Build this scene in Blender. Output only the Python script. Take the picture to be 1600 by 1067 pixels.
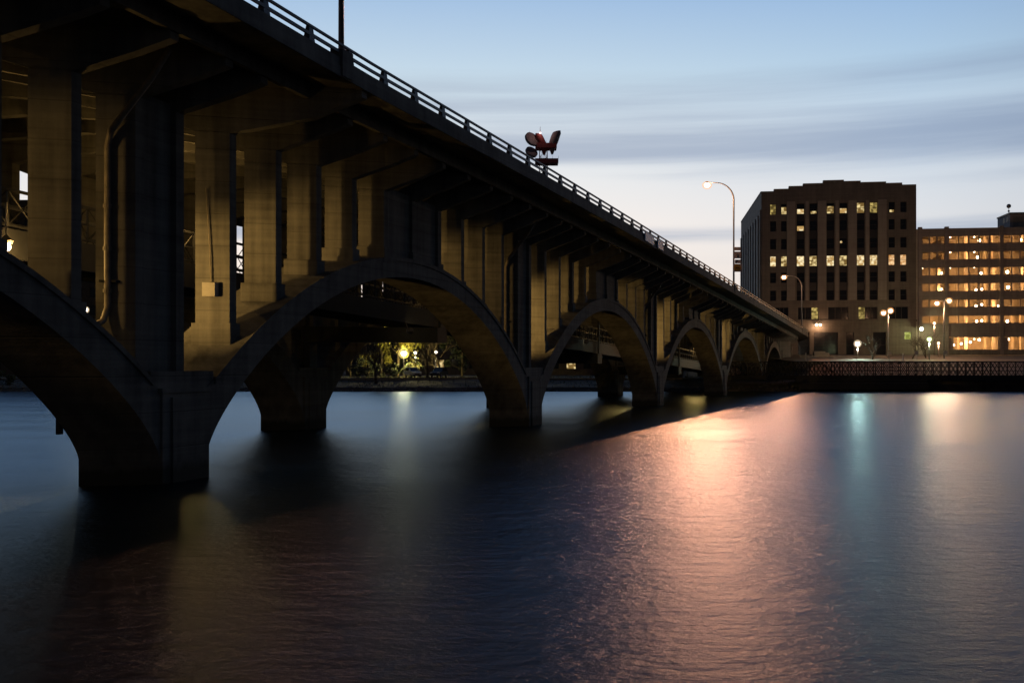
import bpy, bmesh, math, random
from mathutils import Vector, Matrix
R = math.radians
random.seed(7)
sc = bpy.context.scene
for o in list(bpy.data.objects): bpy.data.objects.remove(o)

# ------------------------------------------------------------------ camera, sky, exposure
FPX = 1556.0                 # focal length in photo pixels (photo is 1600 wide)
HOR = 568.0                  # photo row of the horizon
SPAN = 33.2                  # metres of depth from pier to pier
U = SPAN / FPX               # metre per bridge unit
CAMH = 204 * U               # camera height over the water
cd = bpy.data.cameras.new('camera'); cam = bpy.data.objects.new('camera', cd)
sc.collection.objects.link(cam); sc.camera = cam
cam.location = (0, 0, CAMH); cam.rotation_euler = (R(90), 0, 0)
cd.sensor_width = 36; cd.lens = 36 * FPX / 1600; cd.shift_y = (HOR - 533.5) / 1600
cd.clip_start = 0.1; cd.clip_end = 6000

def N(nt, typ, **kw):
    n = nt.nodes.new(typ)
    for k, v in kw.items():
        if hasattr(n, k): setattr(n, k, v)
        else: n.inputs[k.replace('_', ' ')].default_value = v
    return n
def ramp(nt, fac, stops, interp='LINEAR'):
    n = nt.nodes.new('ShaderNodeValToRGB'); cr = n.color_ramp; cr.interpolation = interp
    while len(cr.elements) < len(stops): cr.elements.new(0.5)
    for e, (p, c) in zip(cr.elements, stops):
        e.position = p; e.color = (c[0], c[1], c[2], 1) if not isinstance(c, (int, float)) else (c, c, c, 1)
    nt.links.new(fac, n.inputs[0]); return n.outputs[0]
def math_n(nt, op, a, b=None):
    n = nt.nodes.new('ShaderNodeMath'); n.operation = op
    for i, v in enumerate((a, b)):
        if v is None: continue
        if isinstance(v, (int, float)): n.inputs[i].default_value = v
        else: nt.links.new(v, n.inputs[i])
    return n.outputs[0]
def mixc(nt, fac, a, b, mode='MIX'):
    n = nt.nodes.new('ShaderNodeMix'); n.data_type = 'RGBA'; n.blend_type = mode
    for s, v in ((n.inputs[0], fac), (n.inputs[6], a), (n.inputs[7], b)):
        if isinstance(v, (int, float)): s.default_value = v
        elif isinstance(v, tuple): s.default_value = (v[0], v[1], v[2], 1)
        else: nt.links.new(v, s)
    return n.outputs[2]

w = bpy.data.worlds.new('World'); sc.world = w; w.use_nodes = True
nt = w.node_tree; bg = nt.nodes['Background']
tc = nt.nodes.new('ShaderNodeTexCoord')
sep = nt.nodes.new('ShaderNodeSeparateXYZ'); nt.links.new(tc.outputs['Generated'], sep.inputs[0])
SUN_AZ = R(-9.0)              # the sun set straight ahead of the camera
# twilight: Nishita sky with the sun just under the horizon carries the falloff away from the afterglow
sky = nt.nodes.new('ShaderNodeTexSky'); sky.sky_type = 'NISHITA'; sky.sun_disc = False
sky.sun_elevation = R(-3.0); sky.sun_rotation = SUN_AZ
# colour of the clear twilight sky by height
zc = math_n(nt, 'MAXIMUM', sep.outputs[2], 0.0)
clear = ramp(nt, zc, [(0.0, (.80, .62, .53)), (.07, (.98, .84, .74)), (.14, (.95, .87, .81)), (.20, (.80, .82, .83)),
                      (.27, (.58, .71, .80)), (.34, (.38, .54, .75)), (.52, (.10, .19, .38)), (1.0, (.014, .022, .045))])
dx = math_n(nt, 'MULTIPLY', sep.outputs[0], math.sin(SUN_AZ)); dy = math_n(nt, 'MULTIPLY', sep.outputs[1], math.cos(SUN_AZ))
hl = math_n(nt, 'SQRT', math_n(nt, 'ADD', math_n(nt, 'MULTIPLY', sep.outputs[0], sep.outputs[0]),
     math_n(nt, 'ADD', math_n(nt, 'MULTIPLY', sep.outputs[1], sep.outputs[1]), 1e-4)))
ca = math_n(nt, 'DIVIDE', math_n(nt, 'ADD', dx, dy), hl)
m = nt.nodes.new('ShaderNodeMath'); m.operation = 'MULTIPLY_ADD'; nt.links.new(ca, m.inputs[0]); m.inputs[1].default_value = .5; m.inputs[2].default_value = .5
fall = ramp(nt, m.outputs[0], [(0.0, (.028, .034, .044)), (.35, (.036, .044, .058)), (.60, (.095, .115, .15)), (.80, (.36, .45, .58)), (.93, (.76, .85, .95)), (1.0, (1.0, 1.0, 1.0))])
base = mixc(nt, 1.0, clear, fall, 'MULTIPLY')
# long thin cloud streaks
mp = nt.nodes.new('ShaderNodeMapping'); mp.inputs['Scale'].default_value = (1.2, .9, 26.0); mp.inputs['Location'].default_value = (3.4, 1.7, .35)
nt.links.new(tc.outputs['Generated'], mp.inputs[0])
n1 = N(nt, 'ShaderNodeTexNoise', Scale=1.0, Detail=7.0, Roughness=.52, Distortion=.15); nt.links.new(mp.outputs[0], n1.inputs['Vector'])
band = ramp(nt, zc, [(0.03, 0.25), (.112, .34), (.126, .74), (.142, .30), (.17, .40), (.205, .72), (.25, .56), (.30, .33), (.40, .22), (1, .2)], 'EASE')
cl = ramp(nt, math_n(nt, 'MULTIPLY', n1.outputs[0], band), [(.19, 0.0), (.40, 1.0)], 'EASE')
ccol = mixc(nt, 1.0, (.37, .43, .54), fall, 'MULTIPLY')
full = mixc(nt, math_n(nt, 'MULTIPLY', cl, .82), base, ccol)
addn = mixc(nt, 1.0, full, mixc(nt, 1.0, sky.outputs[0], (.06, .07, .10), 'MULTIPLY'), 'ADD')
nt.links.new(addn, bg.inputs[0]); bg.inputs[1].default_value = 1.0

sc.view_settings.view_transform = 'Standard'; sc.view_settings.look = 'None'
sc.view_settings.gamma = 1; sc.view_settings.exposure = 0.0; sc.view_settings.use_curve_mapping = False
sc.render.engine = 'CYCLES'
sc.cycles.use_denoising = True
sc.cycles.max_bounces = 6; sc.cycles.diffuse_bounces = 3; sc.cycles.glossy_bounces = 3
sc.cycles.sample_clamp_indirect = 2.0; sc.cycles.use_light_tree = True
sc.cycles.caustics_reflective = False; sc.cycles.caustics_refractive = False

# ------------------------------------------------------------------ helpers
C = sc.collection
ORG = {}
class MB:
    """collects faces in world space, links them as one mesh object"""
    def __init__(s): s.v = []; s.f = []
    def add(s, vs, fs):
        b = len(s.v); s.v += [tuple(p) for p in vs]; s.f += [tuple(b + i for i in f) for f in fs]; return s
    def hexa(s, p):              # 8 corners: bottom 4 (ccw), top 4
        return s.add(p, [(3, 2, 1, 0), (4, 5, 6, 7), (0, 1, 5, 4), (1, 2, 6, 5), (2, 3, 7, 6), (3, 0, 4, 7)])
    def box(s, x0, x1, y0, y1, z0, z1, T=None):
        p = [(x0, y0, z0), (x1, y0, z0), (x1, y1, z0), (x0, y1, z0), (x0, y0, z1), (x1, y0, z1), (x1, y1, z1), (x0, y1, z1)]
        return s.hexa([T(*q) for q in p] if T else p)
    def tube(s, pts, rad, n=8, cap=True):
        pts = [Vector(p) for p in pts]; rs = rad if isinstance(rad, (list, tuple)) else [rad] * len(pts)
        b = len(s.v); prev = None
        for i, p in enumerate(pts):
            t = (pts[min(i + 1, len(pts) - 1)] - pts[max(i - 1, 0)]).normalized()
            if prev is None:
                a = Vector((0, 0, 1)) if abs(t.z) < .9 else Vector((1, 0, 0)); u = t.cross(a).normalized()
            else: u = (prev - t * prev.dot(t)).normalized()
            prev = u; v = t.cross(u)
            for k in range(n):
                a = 2 * math.pi * k / n; s.v.append(tuple(p + (u * math.cos(a) + v * math.sin(a)) * rs[i]))
        for i in range(len(pts) - 1):
            for k in range(n):
                k2 = (k + 1) % n; s.f.append((b + i * n + k, b + i * n + k2, b + (i + 1) * n + k2, b + (i + 1) * n + k))
        if cap:
            s.f.append(tuple(b + k for k in reversed(range(n)))); e = b + (len(pts) - 1) * n; s.f.append(tuple(e + k for k in range(n)))
        return s
    def lathe(s, c, prof, n=16, axis=None):
        c = Vector(c); q = Vector((0, 0, 1)).rotation_difference(Vector(axis)) if axis else None
        b = len(s.v)
        for r, z in prof:
            for k in range(n):
                a = 2 * math.pi * k / n; p = Vector((r * math.cos(a), r * math.sin(a), z))
                s.v.append(tuple(c + (q @ p if q else p)))
        for i in range(len(prof) - 1):
            for k in range(n):
                k2 = (k + 1) % n; s.f.append((b + i * n + k, b + i * n + k2, b + (i + 1) * n + k2, b + (i + 1) * n + k))
        s.f.append(tuple(b + k for k in reversed(range(n)))); e = b + (len(prof) - 1) * n; s.f.append(tuple(e + k for k in range(n)))
        return s
    def sphere(s, c, r, n=12, sq=1.0):
        return s.lathe(c, [(max(.001, r * math.sin(math.pi * i / 8)), -r * sq * math.cos(math.pi * i / 8)) for i in range(9)], n)
    def prism(s, poly, e0, e1):  # poly: list of points for end 0, e1 given as matching list
        n = len(poly); return s.add(list(e0) + list(e1), [tuple(reversed(range(n))), tuple(range(n, 2 * n))] + [(i, (i + 1) % n, n + (i + 1) % n, n + i) for i in range(n)])
    def build(s, name, mat, parent=None, smooth=False, kind=None):
        org = ORG.get(parent.name, Vector()) if parent else Vector()
        me = bpy.data.meshes.new(name); me.from_pydata([tuple(Vector(p) - org) for p in s.v], [], s.f); me.update()
        o = bpy.data.objects.new(name, me); C.objects.link(o); me.materials.append(mat)
        if smooth:
            for p in me.polygons: p.use_smooth = True
        if parent: o.parent = parent
        ORG[o.name] = org
        if kind: o['kind'] = kind
        return o
def fixn(o):
    bm = bmesh.new(); bm.from_mesh(o.data); bmesh.ops.recalc_face_normals(bm, faces=bm.faces); bm.to_mesh(o.data); bm.free(); return o
def thing(name, label, cat, loc=(0, 0, 0), group=None):
    o = bpy.data.objects.new(name, None); C.objects.link(o); o.location = loc; o.empty_display_size = .5
    o['label'] = label; o['category'] = cat
    if group: o['group'] = group
    ORG[o.name] = Vector(loc); return o
def tag(o, label, cat, group=None):
    o['label'] = label; o['category'] = cat
    if group: o['group'] = group
    return o
def struct(o): o['kind'] = 'structure'; return o
def share(src, loc, parent, name=None):
    c = bpy.data.objects.new(name or src.name.split('.')[0], src.data); C.objects.link(c); c.parent = parent; c.location = loc
    ORG[c.name] = ORG.get(parent.name, Vector()); return c
def at(x, y, Y):             # a photo pixel at depth Y
    return Vector(((x - 800) * Y / FPX, Y, CAMH + (HOR - y) * Y / FPX))
def point_light(name, loc, col, power, rad, parent=None, spot=None, aim=None, blend=.5):
    l = bpy.data.lights.new(name, 'SPOT' if spot else 'POINT'); l.color = col; l.energy = power; l.shadow_soft_size = rad
    o = bpy.data.objects.new(name, l); C.objects.link(o)
    if spot:
        l.spot_size = spot; l.spot_blend = blend
        o.rotation_euler = (Vector(aim) - Vector(loc)).to_track_quat('-Z', 'Y').to_euler()
    if parent: o.parent = parent; o.location = Vector(loc) - ORG[parent.name]
    else: o.location = loc
    return o

# ------------------------------------------------------------------ materials
def mat(name, col, rough=.7, metal=0., noise=None, emit=None, spec=None):
    m = bpy.data.materials.new(name); m.use_nodes = True; nt = m.node_tree; b = nt.nodes['Principled BSDF']
    b.inputs['Base Color'].default_value = (*col, 1); b.inputs['Roughness'].default_value = rough; b.inputs['Metallic'].default_value = metal
    if spec is not None: b.inputs['Specular IOR Level'].default_value = spec
    if noise:
        sc_, amt = noise; t = nt.nodes.new('ShaderNodeTexCoord')
        n = N(nt, 'ShaderNodeTexNoise', Scale=sc_, Detail=6., Roughness=.6); nt.links.new(t.outputs['Object'], n.inputs['Vector'])
        c = ramp(nt, n.outputs[0], [(.3, tuple(v * (1 - amt) for v in col)), (.7, tuple(min(1, v * (1 + amt)) for v in col))])
        nt.links.new(c, b.inputs['Base Color'])
        bp = N(nt, 'ShaderNodeBump', Strength=.25, Distance=.03); nt.links.new(n.outputs[0], bp.inputs['Height']); nt.links.new(bp.outputs[0], b.inputs['Normal'])
    if emit:
        b.inputs['Emission Color'].default_value = (*emit[0], 1); b.inputs['Emission Strength'].default_value = emit[1]
    return m
def concrete(name, lo, hi, stain=True):
    m = bpy.data.materials.new(name); m.use_nodes = True; nt = m.node_tree; b = nt.nodes['Principled BSDF']; b.inputs['Roughness'].default_value = .85
    b.inputs['Specular IOR Level'].default_value = .25
    g = nt.nodes.new('ShaderNodeNewGeometry')
    n1 = N(nt, 'ShaderNodeTexNoise', Scale=.35, Detail=8., Roughness=.65); nt.links.new(g.outputs['Position'], n1.inputs['Vector'])
    mp = nt.nodes.new('ShaderNodeMapping'); mp.inputs['Scale'].default_value = (2.2, 2.2, .10); nt.links.new(g.outputs['Position'], mp.inputs[0])
    n2 = N(nt, 'ShaderNodeTexNoise', Scale=1., Detail=5., Roughness=.6); nt.links.new(mp.outputs[0], n2.inputs['Vector'])
    mp3 = nt.nodes.new('ShaderNodeMapping'); mp3.inputs['Scale'].default_value = (.12, .12, 4.2); nt.links.new(g.outputs['Position'], mp3.inputs[0])
    n3 = N(nt, 'ShaderNodeTexNoise', Scale=1., Detail=3.); nt.links.new(mp3.outputs[0], n3.inputs['Vector'])
    s = math_n(nt, 'ADD', math_n(nt, 'MULTIPLY', n1.outputs[0], .45), math_n(nt, 'ADD', math_n(nt, 'MULTIPLY', n2.outputs[0], .35), math_n(nt, 'MULTIPLY', n3.outputs[0], .2)))
    c = ramp(nt, s, [(.36, lo), (.62, hi)])
    if stain:                # tide stain on the piers
        sp = nt.nodes.new('ShaderNodeSeparateXYZ'); nt.links.new(g.outputs['Position'], sp.inputs[0])
        e = math_n(nt, 'ADD', sp.outputs[2], math_n(nt, 'MULTIPLY', n2.outputs[0], -.9))
        c = mixc(nt, ramp(nt, e, [(.0, 0.0), (.35, 1.0)]), (.05, .05, .04), c)
    sp2 = nt.nodes.new('ShaderNodeSeparateXYZ'); nt.links.new(g.outputs['Position'], sp2.inputs[0])
    zz = math_n(nt, 'FRACT', math_n(nt, 'MULTIPLY', math_n(nt, 'ADD', sp2.outputs[2], math_n(nt, 'MULTIPLY', n1.outputs[0], .03)), 1 / 1.3))
    joint = ramp(nt, zz, [(0.0, 1.0), (.03, 0.0), (.985, 0.0), (1.0, 1.0)])          # pour joints
    c = mixc(nt, math_n(nt, 'MULTIPLY', joint, .45), c, (.05, .048, .042))
    nt.links.new(c, b.inputs['Base Color'])
    n4 = N(nt, 'ShaderNodeTexNoise', Scale=9., Detail=6., Roughness=.7); nt.links.new(g.outputs['Position'], n4.inputs['Vector'])
    h = math_n(nt, 'ADD', math_n(nt, 'MULTIPLY', n3.outputs[0], .8), math_n(nt, 'SUBTRACT', math_n(nt, 'MULTIPLY', n4.outputs[0], .5), math_n(nt, 'MULTIPLY', joint, .5)))
    bp = N(nt, 'ShaderNodeBump', Strength=.5, Distance=.04); nt.links.new(h, bp.inputs['Height']); nt.links.new(bp.outputs[0], b.inputs['Normal'])
    return m
def emitter(name, col, s):
    m = bpy.data.materials.new(name); m.use_nodes = True; nt = m.node_tree; nt.nodes.remove(nt.nodes['Principled BSDF'])
    e = nt.nodes.new('ShaderNodeEmission'); e.inputs[0].default_value = (*col, 1); e.inputs[1].default_value = s
    nt.links.new(e.outputs[0], nt.nodes['Material Output'].inputs[0]); return m
def lit_window(name, c1, c2, s, seed):
    """a lit room behind a pane: bright ceiling fittings, dimmer walls, blinds"""
    m = bpy.data.materials.new(name); m.use_nodes = True; nt = m.node_tree; nt.nodes.remove(nt.nodes['Principled BSDF'])
    g = nt.nodes.new('ShaderNodeNewGeometry'); mp = nt.nodes.new('ShaderNodeMapping'); mp.inputs['Scale'].default_value = (.9, .9, .9); mp.inputs['Location'].default_value = (seed, seed * .7, seed * 1.3)
    nt.links.new(g.outputs['Position'], mp.inputs[0])
    v = N(nt, 'ShaderNodeTexVoronoi', Scale=1.25); v.distance = 'CHEBYCHEV'; nt.links.new(mp.outputs[0], v.inputs['Vector'])
    n = N(nt, 'ShaderNodeTexNoise', Scale=2.2, Detail=3.); nt.links.new(mp.outputs[0], n.inputs['Vector'])
    f = math_n(nt, 'ADD', math_n(nt, 'MULTIPLY', v.outputs['Distance'], .7), math_n(nt, 'MULTIPLY', n.outputs[0], .5))
    c = ramp(nt, f, [(.36, c1), (.62, c2)])
    e = nt.nodes.new('ShaderNodeEmission'); nt.links.new(c, e.inputs[0]); e.inputs[1].default_value = s
    nt.links.new(e.outputs[0], nt.nodes['Material Output'].inputs[0]); return m

M = {}
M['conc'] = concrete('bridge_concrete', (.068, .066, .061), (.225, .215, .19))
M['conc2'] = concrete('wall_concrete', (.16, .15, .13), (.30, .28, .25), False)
M['lime'] = concrete('limestone', (.16, .145, .125), (.27, .245, .21), False); M['limel'] = concrete('limestone_piers', (.30, .275, .24), (.42, .385, .335), False)
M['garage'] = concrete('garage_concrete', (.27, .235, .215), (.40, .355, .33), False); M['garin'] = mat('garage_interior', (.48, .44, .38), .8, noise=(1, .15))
M['brick'] = mat('dark_brick', (.10, .075, .06), .85, noise=(1.5, .35))
M['slab'] = mat('asphalt', (.05, .05, .05), .9, noise=(3, .3))
M['black'] = mat('black_steel', (.018, .018, .018), .65, noise=(2, .3))
M['steel'] = mat('galvanised_steel', (.30, .29, .28), .45, .6, noise=(4, .2))
M['railsteel'] = mat('painted_rail', (.09, .095, .10), .5, noise=(5, .2))
M['pipe'] = mat('iron_pipe', (.20, .17, .13), .55, .2, noise=(3, .35))
M['boxpaint'] = mat('junction_box_paint', (.45, .42, .36), .5, noise=(5, .1))
M['red'] = mat('maroon_steel', (.38, .075, .065), .6, noise=(1, .3))
M['horn'] = mat('horn_grey', (.34, .25, .23), .6, noise=(1, .3))
M['glass'] = mat('dark_glass', (.012, .014, .018), .12)
M['frame'] = mat('window_frame', (.05, .045, .04), .5)
M['spandrel'] = mat('spandrel_metal', (.035, .035, .037), .45, noise=(1, .2))
M['grass'] = mat('bank_grass', (.045, .06, .02), .95, noise=(.8, .5))
M['dirt'] = mat('bank_earth', (.07, .06, .045), .95, noise=(.6, .5))
M['rock'] = mat('bank_rock', (.12, .11, .10), .9, noise=(1.4, .4))
M['bark'] = mat('tree_bark', (.06, .045, .032), .9, noise=(6, .3))
M['leaf'] = mat('spring_leaf', (.16, .15, .03), .7)
M['leafdark'] = mat('evergreen_leaf', (.035, .05, .025), .8)
M['signw'] = mat('sign_white', (.62, .60, .58), .45)
M['signb'] = mat('sign_black', (.02, .02, .02), .5)
M['signy'] = mat('sign_yellow', (.65, .42, .06), .45)
M['signsky'] = mat('panel_sky_tint', (.42, .58, .80), .35, noise=(3, .15))  # pale blue stands in for sky reflected on the plates
M['white'] = mat('white_paint', (.75, .75, .73), .35)
M['carw'] = mat('silver_car_paint', (.55, .57, .60), .3, .3)
M['card'] = mat('dark_car_paint', (.03, .035, .05), .25, .2)
M['rubber'] = mat('rubber', (.02, .02, .02), .8)
M['path'] = mat('path_concrete', (.24, .22, .19), .9, noise=(1, .2))
M['promenade'] = mat('promenade_paving', (.085, .075, .06), .9, noise=(1.2, .3))
SOD = (1.0, .50, .25); SODW = (1.0, .62, .38)
M['lens_sod'] = emitter('sodium_lens', (1.0, .72, .45), 26)
M['lens_amber'] = emitter('amber_lens', (1.0, .75, .38), 30)
M['lens_white'] = emitter('white_lens', (1.0, .93, .80), 34)
M['lens_green'] = emitter('greenish_lens', (.95, 1.0, .62), 26)
M['lens_red'] = emitter('beacon_lens', (1.0, .72, .68), 3)
def bowl(name, col, s, tr):  # translucent glowing shell that imitates the halo round a lit lamp
    m = bpy.data.materials.new(name); m.use_nodes = True; nt = m.node_tree; nt.nodes.remove(nt.nodes['Principled BSDF'])
    e = nt.nodes.new('ShaderNodeEmission'); e.inputs[0].default_value = (*col, 1); e.inputs[1].default_value = s; t = nt.nodes.new('ShaderNodeBsdfTransparent')
    x = nt.nodes.new('ShaderNodeMixShader'); x.inputs[0].default_value = 1 - tr; nt.links.new(t.outputs[0], x.inputs[1]); nt.links.new(e.outputs[0], x.inputs[2])
    nt.links.new(x.outputs[0], nt.nodes['Material Output'].inputs[0]); return m
M['bowl'] = bowl('sodium_halo', (1.0, .45, .16), 1.3, .72); M['halow'] = bowl('white_halo', (1.0, .78, .52), 1.3, .72); M['halog'] = bowl('greenish_halo', (.80, 1.0, .38), 1.3, .72); M['haloy'] = bowl('yellow_halo', (1.0, .80, .22), 1.5, .70)
M['lit0'] = lit_window('lit_window_cream', (1.0, .78, .36), (.20, .12, .035), .95, 1.)
M['lit1'] = lit_window('lit_window_pale', (1.0, .84, .50), (.45, .27, .09), 1.1, 5.)
M['lit2'] = lit_window('lit_window_dim', (.62, .46, .14), (.10, .07, .02), .9, 9.)
M['lit3'] = lit_window('lit_window_orange', (1.0, .66, .34), (.50, .22, .06), 1.0, 13.)
M['litg'] = lit_window('lit_window_green', (.75, .80, .25), (.28, .30, .06), .9, 17.)

# ------------------------------------------------------------------ water
def make_water():
    m = bpy.data.materials.new('river_water'); m.use_nodes = True; nt = m.node_tree; nt.nodes.remove(nt.nodes['Principled BSDF'])
    b = nt.nodes.new('ShaderNodeBsdfGlossy'); b.distribution = 'BECKMANN'; b.inputs['Color'].default_value = (.68, .85, 1, 1)
    df = nt.nodes.new('ShaderNodeBsdfDiffuse'); df.inputs[0].default_value = (.010, .012, .012, 1)
    fr_ = nt.nodes.new('ShaderNodeFresnel'); fr_.inputs['IOR'].default_value = 1.33
    mx = nt.nodes.new('ShaderNodeMixShader'); nt.links.new(math_n(nt, 'MULTIPLY', fr_.outputs[0], .60), mx.inputs[0]); nt.links.new(df.outputs[0], mx.inputs[1]); nt.links.new(b.outputs[0], mx.inputs[2])
    nt.links.new(mx.outputs[0], nt.nodes['Material Output'].inputs[0])
    g = nt.nodes.new('ShaderNodeNewGeometry')
    mp = nt.nodes.new('ShaderNodeMapping'); mp.inputs['Scale'].default_value = (.05, .22, 1); nt.links.new(g.outputs['Position'], mp.inputs[0])
    n0 = N(nt, 'ShaderNodeTexNoise', Scale=1., Detail=4., Roughness=.55); nt.links.new(mp.outputs[0], n0.inputs['Vector'])
    nt.links.new(ramp(nt, n0.outputs[0], [(.3, .29), (.7, .39)]), b.inputs['Roughness'])
    mp2 = nt.nodes.new('ShaderNodeMapping'); mp2.inputs['Scale'].default_value = (2.0, 9., 1); nt.links.new(g.outputs['Position'], mp2.inputs[0])
    n1 = N(nt, 'ShaderNodeTexNoise', Scale=1., Detail=5., Roughness=.6); nt.links.new(mp2.outputs[0], n1.inputs['Vector'])
    mp3 = nt.nodes.new('ShaderNodeMapping'); mp3.inputs['Scale'].default_value = (.10, .45, 1); nt.links.new(g.outputs['Position'], mp3.inputs[0])
    n2 = N(nt, 'ShaderNodeTexNoise', Scale=1., Detail=3.); nt.links.new(mp3.outputs[0], n2.inputs['Vector'])
    mp4 = nt.nodes.new('ShaderNodeMapping'); mp4.inputs['Scale'].default_value = (.8, 1.5, 1); nt.links.new(g.outputs['Position'], mp4.inputs[0])
    n5 = N(nt, 'ShaderNodeTexNoise', Scale=1., Detail=6., Roughness=.7); nt.links.new(mp4.outputs[0], n5.inputs['Vector'])
    h = math_n(nt, 'ADD', math_n(nt, 'MULTIPLY', n5.outputs[0], .12), math_n(nt, 'MULTIPLY', n2.outputs[0], .04))
    h_old = math_n(nt, 'ADD', math_n(nt, 'MULTIPLY', n1.outputs[0], .012), math_n(nt, 'MULTIPLY', n2.outputs[0], .03))
    bp = N(nt, 'ShaderNodeBump', Strength=1.0, Distance=1.0); nt.links.new(h, bp.inputs['Height']); nt.links.new(bp.outputs[0], b.inputs['Normal'])
    return m
M['water'] = make_water()
o = MB().add([(-900, -120, 0), (700, -120, 0), (700, 160.3, 0), (-900, 160.3, 0)], [(0, 1, 2, 3)]).build('river_water', M['water']); struct(o)

# ------------------------------------------------------------------ ground beyond the river
def ground_z(x, y):
    t = min(1, max(0, (x - 46) / 6)); hi = 2.2 + min(1, max(0, (y - 161) / 11)) * 2.3 + min(1, max(0, (y - 172) / 40)) * 1.7
    lo = .6 + min(1, max(0, (y - 156) / 8)) * 1.35
    z = lo + (hi - lo) * t * min(1, max(0, (y - 158) / 4))
    if x > 44: y = y - 5 * min(1, (x - 44) / 3)
    if y < 156: z = -2.5 + (z + 2.5) * max(0, (y - 151.5) / 4.5)
    return z
xs = [-900, -500, -300, -200, -150] + [-120 + 4 * i for i in range(80)] + [220, 300, 500, 900]
ys = [150, 151.5, 152.5, 153.5, 154.5, 156, 158, 160, 162, 164, 166, 170, 176, 184, 195, 212, 230, 260, 320, 500, 1200, 3500]
vs = [(x, y, ground_z(x, y) + (random.uniform(-.15, .15) if 151 < y < 166 else 0)) for y in ys for x in xs]; nx = len(xs)
fs = [(j * nx + i, j * nx + i + 1, (j + 1) * nx + i + 1, (j + 1) * nx + i) for j in range(len(ys) - 1) for i in range(nx - 1)]
struct(MB().add(vs, fs).build('far_bank_ground', M['dirt']))
# river bed sheet so nothing is open below the water
struct(MB().add([(-900, -120, -3), (900, -120, -3), (900, 152, -3), (-900, 152, -3)], [(0, 1, 2, 3)]).build('river_bed', M['dirt']))

# ------------------------------------------------------------------ the arch bridge (skewed: o runs across, Z along in spans, h in units over the lens)
def B(Z, o, h):
    bend = 700 * max(0, Z - 5.85) ** 2
    return Vector(((647 * Z - 1296 + o - bend) * U, (Z + .000163 * o) * SPAN, CAMH + h * U))
def rail_h(Z): return 680 - 67 * Z + (30 * (1 - math.exp(-(Z - 1.25))) if Z > 1.25 else 0)    # falls towards the far bank with a slight vertical curve
def bx(mb, z0, z1, o0, o1, h0, h1):      # a block between stations; heights may be functions of Z
    H0 = h0 if callable(h0) else (lambda q: h0); H1 = h1 if callable(h1) else (lambda q: h1)
    return mb.hexa([B(z0, o0, H0(z0)), B(z0, o1, H0(z0)), B(z1, o1, H0(z1)), B(z1, o0, H0(z1)),
                    B(z0, o0, H1(z0)), B(z0, o1, H1(z0)), B(z1, o1, H1(z1)), B(z1, o0, H1(z1))])
def sweep(mb, prof, z0, z1, n):          # prof: (o, h relative to the rail top) closed polygon swept along the deck
    st = [z0 + (z1 - z0) * i / n for i in range(n + 1)]; k = len(prof); b = len(mb.v)
    for z in st:
        for o_, h_ in prof: mb.v.append(tuple(B(z, o_, rail_h(z) + h_)))
    for i in range(n):
        for j in range(k): j2 = (j + 1) % k; mb.f.append((b + i * k + j, b + i * k + j2, b + (i + 1) * k + j2, b + (i + 1) * k + j))
    mb.f.append(tuple(b + j for j in reversed(range(k)))); mb.f.append(tuple(b + n * k + j for j in range(k))); return mb
bridge = thing('arch_bridge', 'long dark concrete open-spandrel arch bridge crossing the river', 'bridge', B(1.118, -400, -204))
RIBS = ((0, -123), (-693, -816))
FAS = 222                                 # outer face of the near parapet
FASF = -816 - FAS
CROWN = {0: 262, 1: 262, 2: 262, 3: 250, 4: 235, 5: 186}
def arch_span(k): return (k + .153, k + 1.083) if k < 5 else (5.153, 5.80)
def extr(k, Z):
    a, b = arch_span(k); u = (Z - (a + b) / 2) * .93 / (b - a)
    e = CROWN[k] - 1270 * u * u - 680 * u ** 4
    if k == 5: e = CROWN[5] - (1270 * u * u + 680 * u ** 4) * .75
    return e
def intr(k, Z):
    a, b = arch_span(k); u = min(1, abs(Z - (a + b) / 2) / ((b - a) / 2)); h0 = -170 if k < 5 else -110
    rise = CROWN[k] - 47 - h0
    return h0 + rise * (.4 * math.sqrt(max(0, 1 - u * u)) + .6 * (1 - u * u))
def arch_ring(k, o0, o1):
    a, b = arch_span(k); n = 56; mb = MB()
    zs = [(a + b) / 2 - (b - a) / 2 * math.cos(math.pi * i / n) for i in range(n + 1)]
    for i in range(n):
        za, zb = zs[i], zs[i + 1]
        mb.hexa([B(za, o1, intr(k, za)), B(zb, o1, intr(k, zb)), B(zb, o0, intr(k, zb)), B(za, o0, intr(k, za)),
                 B(za, o1, extr(k, za)), B(zb, o1, extr(k, zb)), B(zb, o0, extr(k, zb)), B(za, o0, extr(k, za))])
    # weld and drop the inner walls between segments
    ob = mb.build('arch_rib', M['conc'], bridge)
    bm = bmesh.new(); bm.from_mesh(ob.data); bmesh.ops.remove_doubles(bm, verts=bm.verts, dist=.0005)
    seen = {}
    for f in bm.faces:
        key = tuple(sorted(v.index for v in f.verts)); seen.setdefault(key, []).append(f)
    kill = [f for l in seen.values() if len(l) > 1 for f in l]
    bmesh.ops.delete(bm, geom=kill, context='FACES'); bmesh.ops.recalc_face_normals(bm, faces=bm.faces); bm.to_mesh(ob.data); bm.free()
    # raised lip along the outer edge of the ring
    lip = MB(); oo = o0 + 3
    for i in range(n):
        za, zb = zs[i], zs[i + 1]
        if extr(k, za) < -30 or extr(k, zb) < -30: continue
        lip.hexa([B(za, o0 - .5, extr(k, za) - 9), B(zb, o0 - .5, extr(k, zb) - 9), B(zb, oo, extr(k, zb) - 9), B(za, oo, extr(k, za) - 9),
                  B(za, o0 - .5, extr(k, za) - .3), B(zb, o0 - .5, extr(k, zb) - .3), B(zb, oo, extr(k, zb) + 1), B(za, oo, extr(k, za) + 1)])
    if o0 == 0: lip.build('edge_lip', M['conc'], ob)
    return ob
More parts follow.
